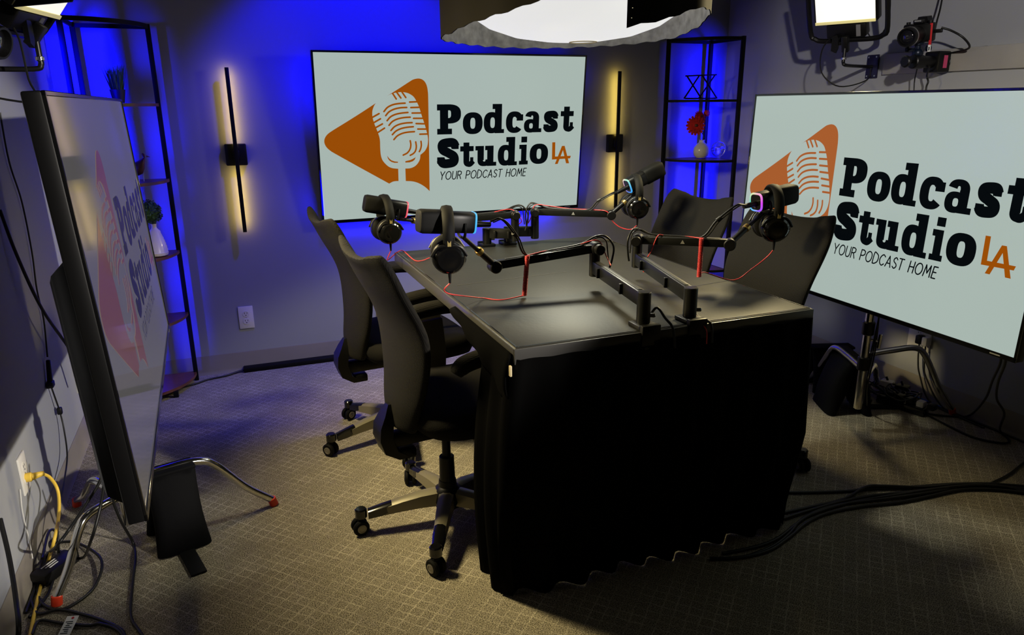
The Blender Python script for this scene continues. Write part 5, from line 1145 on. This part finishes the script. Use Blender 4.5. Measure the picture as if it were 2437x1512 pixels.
for i in range(3):
    cord('stand_cable', 'black cord running down the chrome pole under the bright screen', [(2.02+.012*i, -1.783-.006*i, .74), (2.03, -1.79-.004*i, .55), (2.045-.01*i, -1.785, .36), (2.06, -1.76+.01*i, .2), (2.14, -1.70+.02*i, .08), (2.24, -1.62+.02*i, .012), (2.33, -1.56, .008)], .003, 'cable', 'cable', 'cords down the chrome pole')
single(MB().box((2.44, -1.18, .045), (.07, .05, .045), bevel=.005), 'adapter_block', 'black', 'small black adapter block hanging by the right baseboard', 'power adapter')
# bundle of cables from under the table to the right
bund = [('uppermost black cable leaving the table cloth toward the right edge', [(1.172,-1.955,0.006),(1.407,-2.067,0.006),(1.590,-2.133,0.006),(1.669,-2.149,0.006),(1.817,-2.195,0.006),(1.972,-2.236,0.006),(2.098,-2.284,0.006),(2.200,-2.345,0.006),(2.265,-2.394,0.006)]),
 ('black cable crossing its neighbours on the carpet at the right', [(1.288,-2.162,0.006),(1.424,-2.169,0.006),(1.551,-2.171,0.006),(1.665,-2.151,0.016),(1.727,-2.167,0.016),(1.865,-2.222,0.010),(2.009,-2.270,0.016),(2.175,-2.361,0.010),(2.244,-2.407,0.006)]),
 ('black cable in the middle of the bundle running to the right edge', [(1.241,-2.195,0.008),(1.372,-2.186,0.008),(1.520,-2.183,0.008),(1.658,-2.195,0.008),(1.816,-2.229,0.008),(1.972,-2.267,0.014),(2.086,-2.307,0.014),(2.167,-2.367,0.008),(2.229,-2.417,0.008)]),
 ('lower black cable curving out from the cloth into the bundle', [(1.028,-2.315,0.006),(1.135,-2.300,0.006),(1.230,-2.265,0.006),(1.313,-2.221,0.006),(1.417,-2.195,0.006),(1.525,-2.196,0.006),(1.652,-2.219,0.006),(1.794,-2.248,0.010),(1.973,-2.268,0.006),(2.098,-2.316,0.006),(2.163,-2.371,0.006),(2.221,-2.422,0.006)]),
 ('lowest black cable curving around the front of the table cloth', [(0.916,-2.281,0.006),(1.000,-2.310,0.006),(1.108,-2.313,0.006),(1.217,-2.280,0.006),(1.323,-2.239,0.006),(1.429,-2.220,0.006),(1.565,-2.230,0.006),(1.705,-2.258,0.006),(1.830,-2.268,0.006),(1.978,-2.279,0.006),(2.086,-2.324,0.006),(2.154,-2.376,0.006),(2.210,-2.429,0.006)]),
 ('black cable beside the lowest one at the table cloth', [(0.967,-2.274,0.006),(1.084,-2.284,0.006),(1.175,-2.273,0.006),(1.273,-2.237,0.006),(1.370,-2.206,0.006),(1.506,-2.197,0.006),(1.613,-2.203,0.006),(1.755,-2.230,0.012),(1.924,-2.256,0.012),(2.079,-2.299,0.006),(2.177,-2.361,0.006),(2.239,-2.411,0.006)])]
for lb_, p_ in bund: cord('microphone_snake', lb_, p_, .0055, 'cable', 'cable', 'black cables from the table to the right edge')
# cables on the right wall by the camera
cord('camera_cable', 'black cable hanging from above to the camera on the right wall', [(2.530,-1.452,1.758), (2.500,-1.474,1.683), (2.470,-1.492,1.632), (2.450,-1.506,1.604)], .0035, 'cable', 'cable', 'camera cables on the right wall')
cord('camera_cable', 'black cable looping from the camera plug back to its mount', [(2.420,-1.558,1.599), (2.440,-1.585,1.587), (2.460,-1.625,1.560), (2.500,-1.630,1.529), (2.530,-1.597,1.516), (2.560,-1.510,1.509)], .0042, 'cable', 'cable', 'camera cables on the right wall')
cord('camera_cable', 'thin black cable dropping from the camera lens to the bright screen', [(2.380,-1.475,1.554), (2.420,-1.464,1.503), (2.460,-1.438,1.455), (2.500,-1.400,1.406), (2.500,-1.404,1.361), (2.500,-1.413,1.285)], .0026, 'cable', 'cable', 'camera cables on the right wall')
cord('camera_cable', 'twisted black cable dropping from the camera mount behind the bright screen', [(2.460,-1.497,1.453), (2.500,-1.457,1.421), (2.500,-1.468,1.396), (2.500,-1.463,1.367), (2.500,-1.475,1.285)], .0038, 'cable', 'cable', 'camera cables on the right wall')
cord('camera_cable', 'thin black cable stretched along the trim board right of the camera', [(2.562,-1.511,1.522), (2.562,-1.590,1.523), (2.562,-1.661,1.525)], .002, 'cable', 'cable', 'camera cables on the right wall')
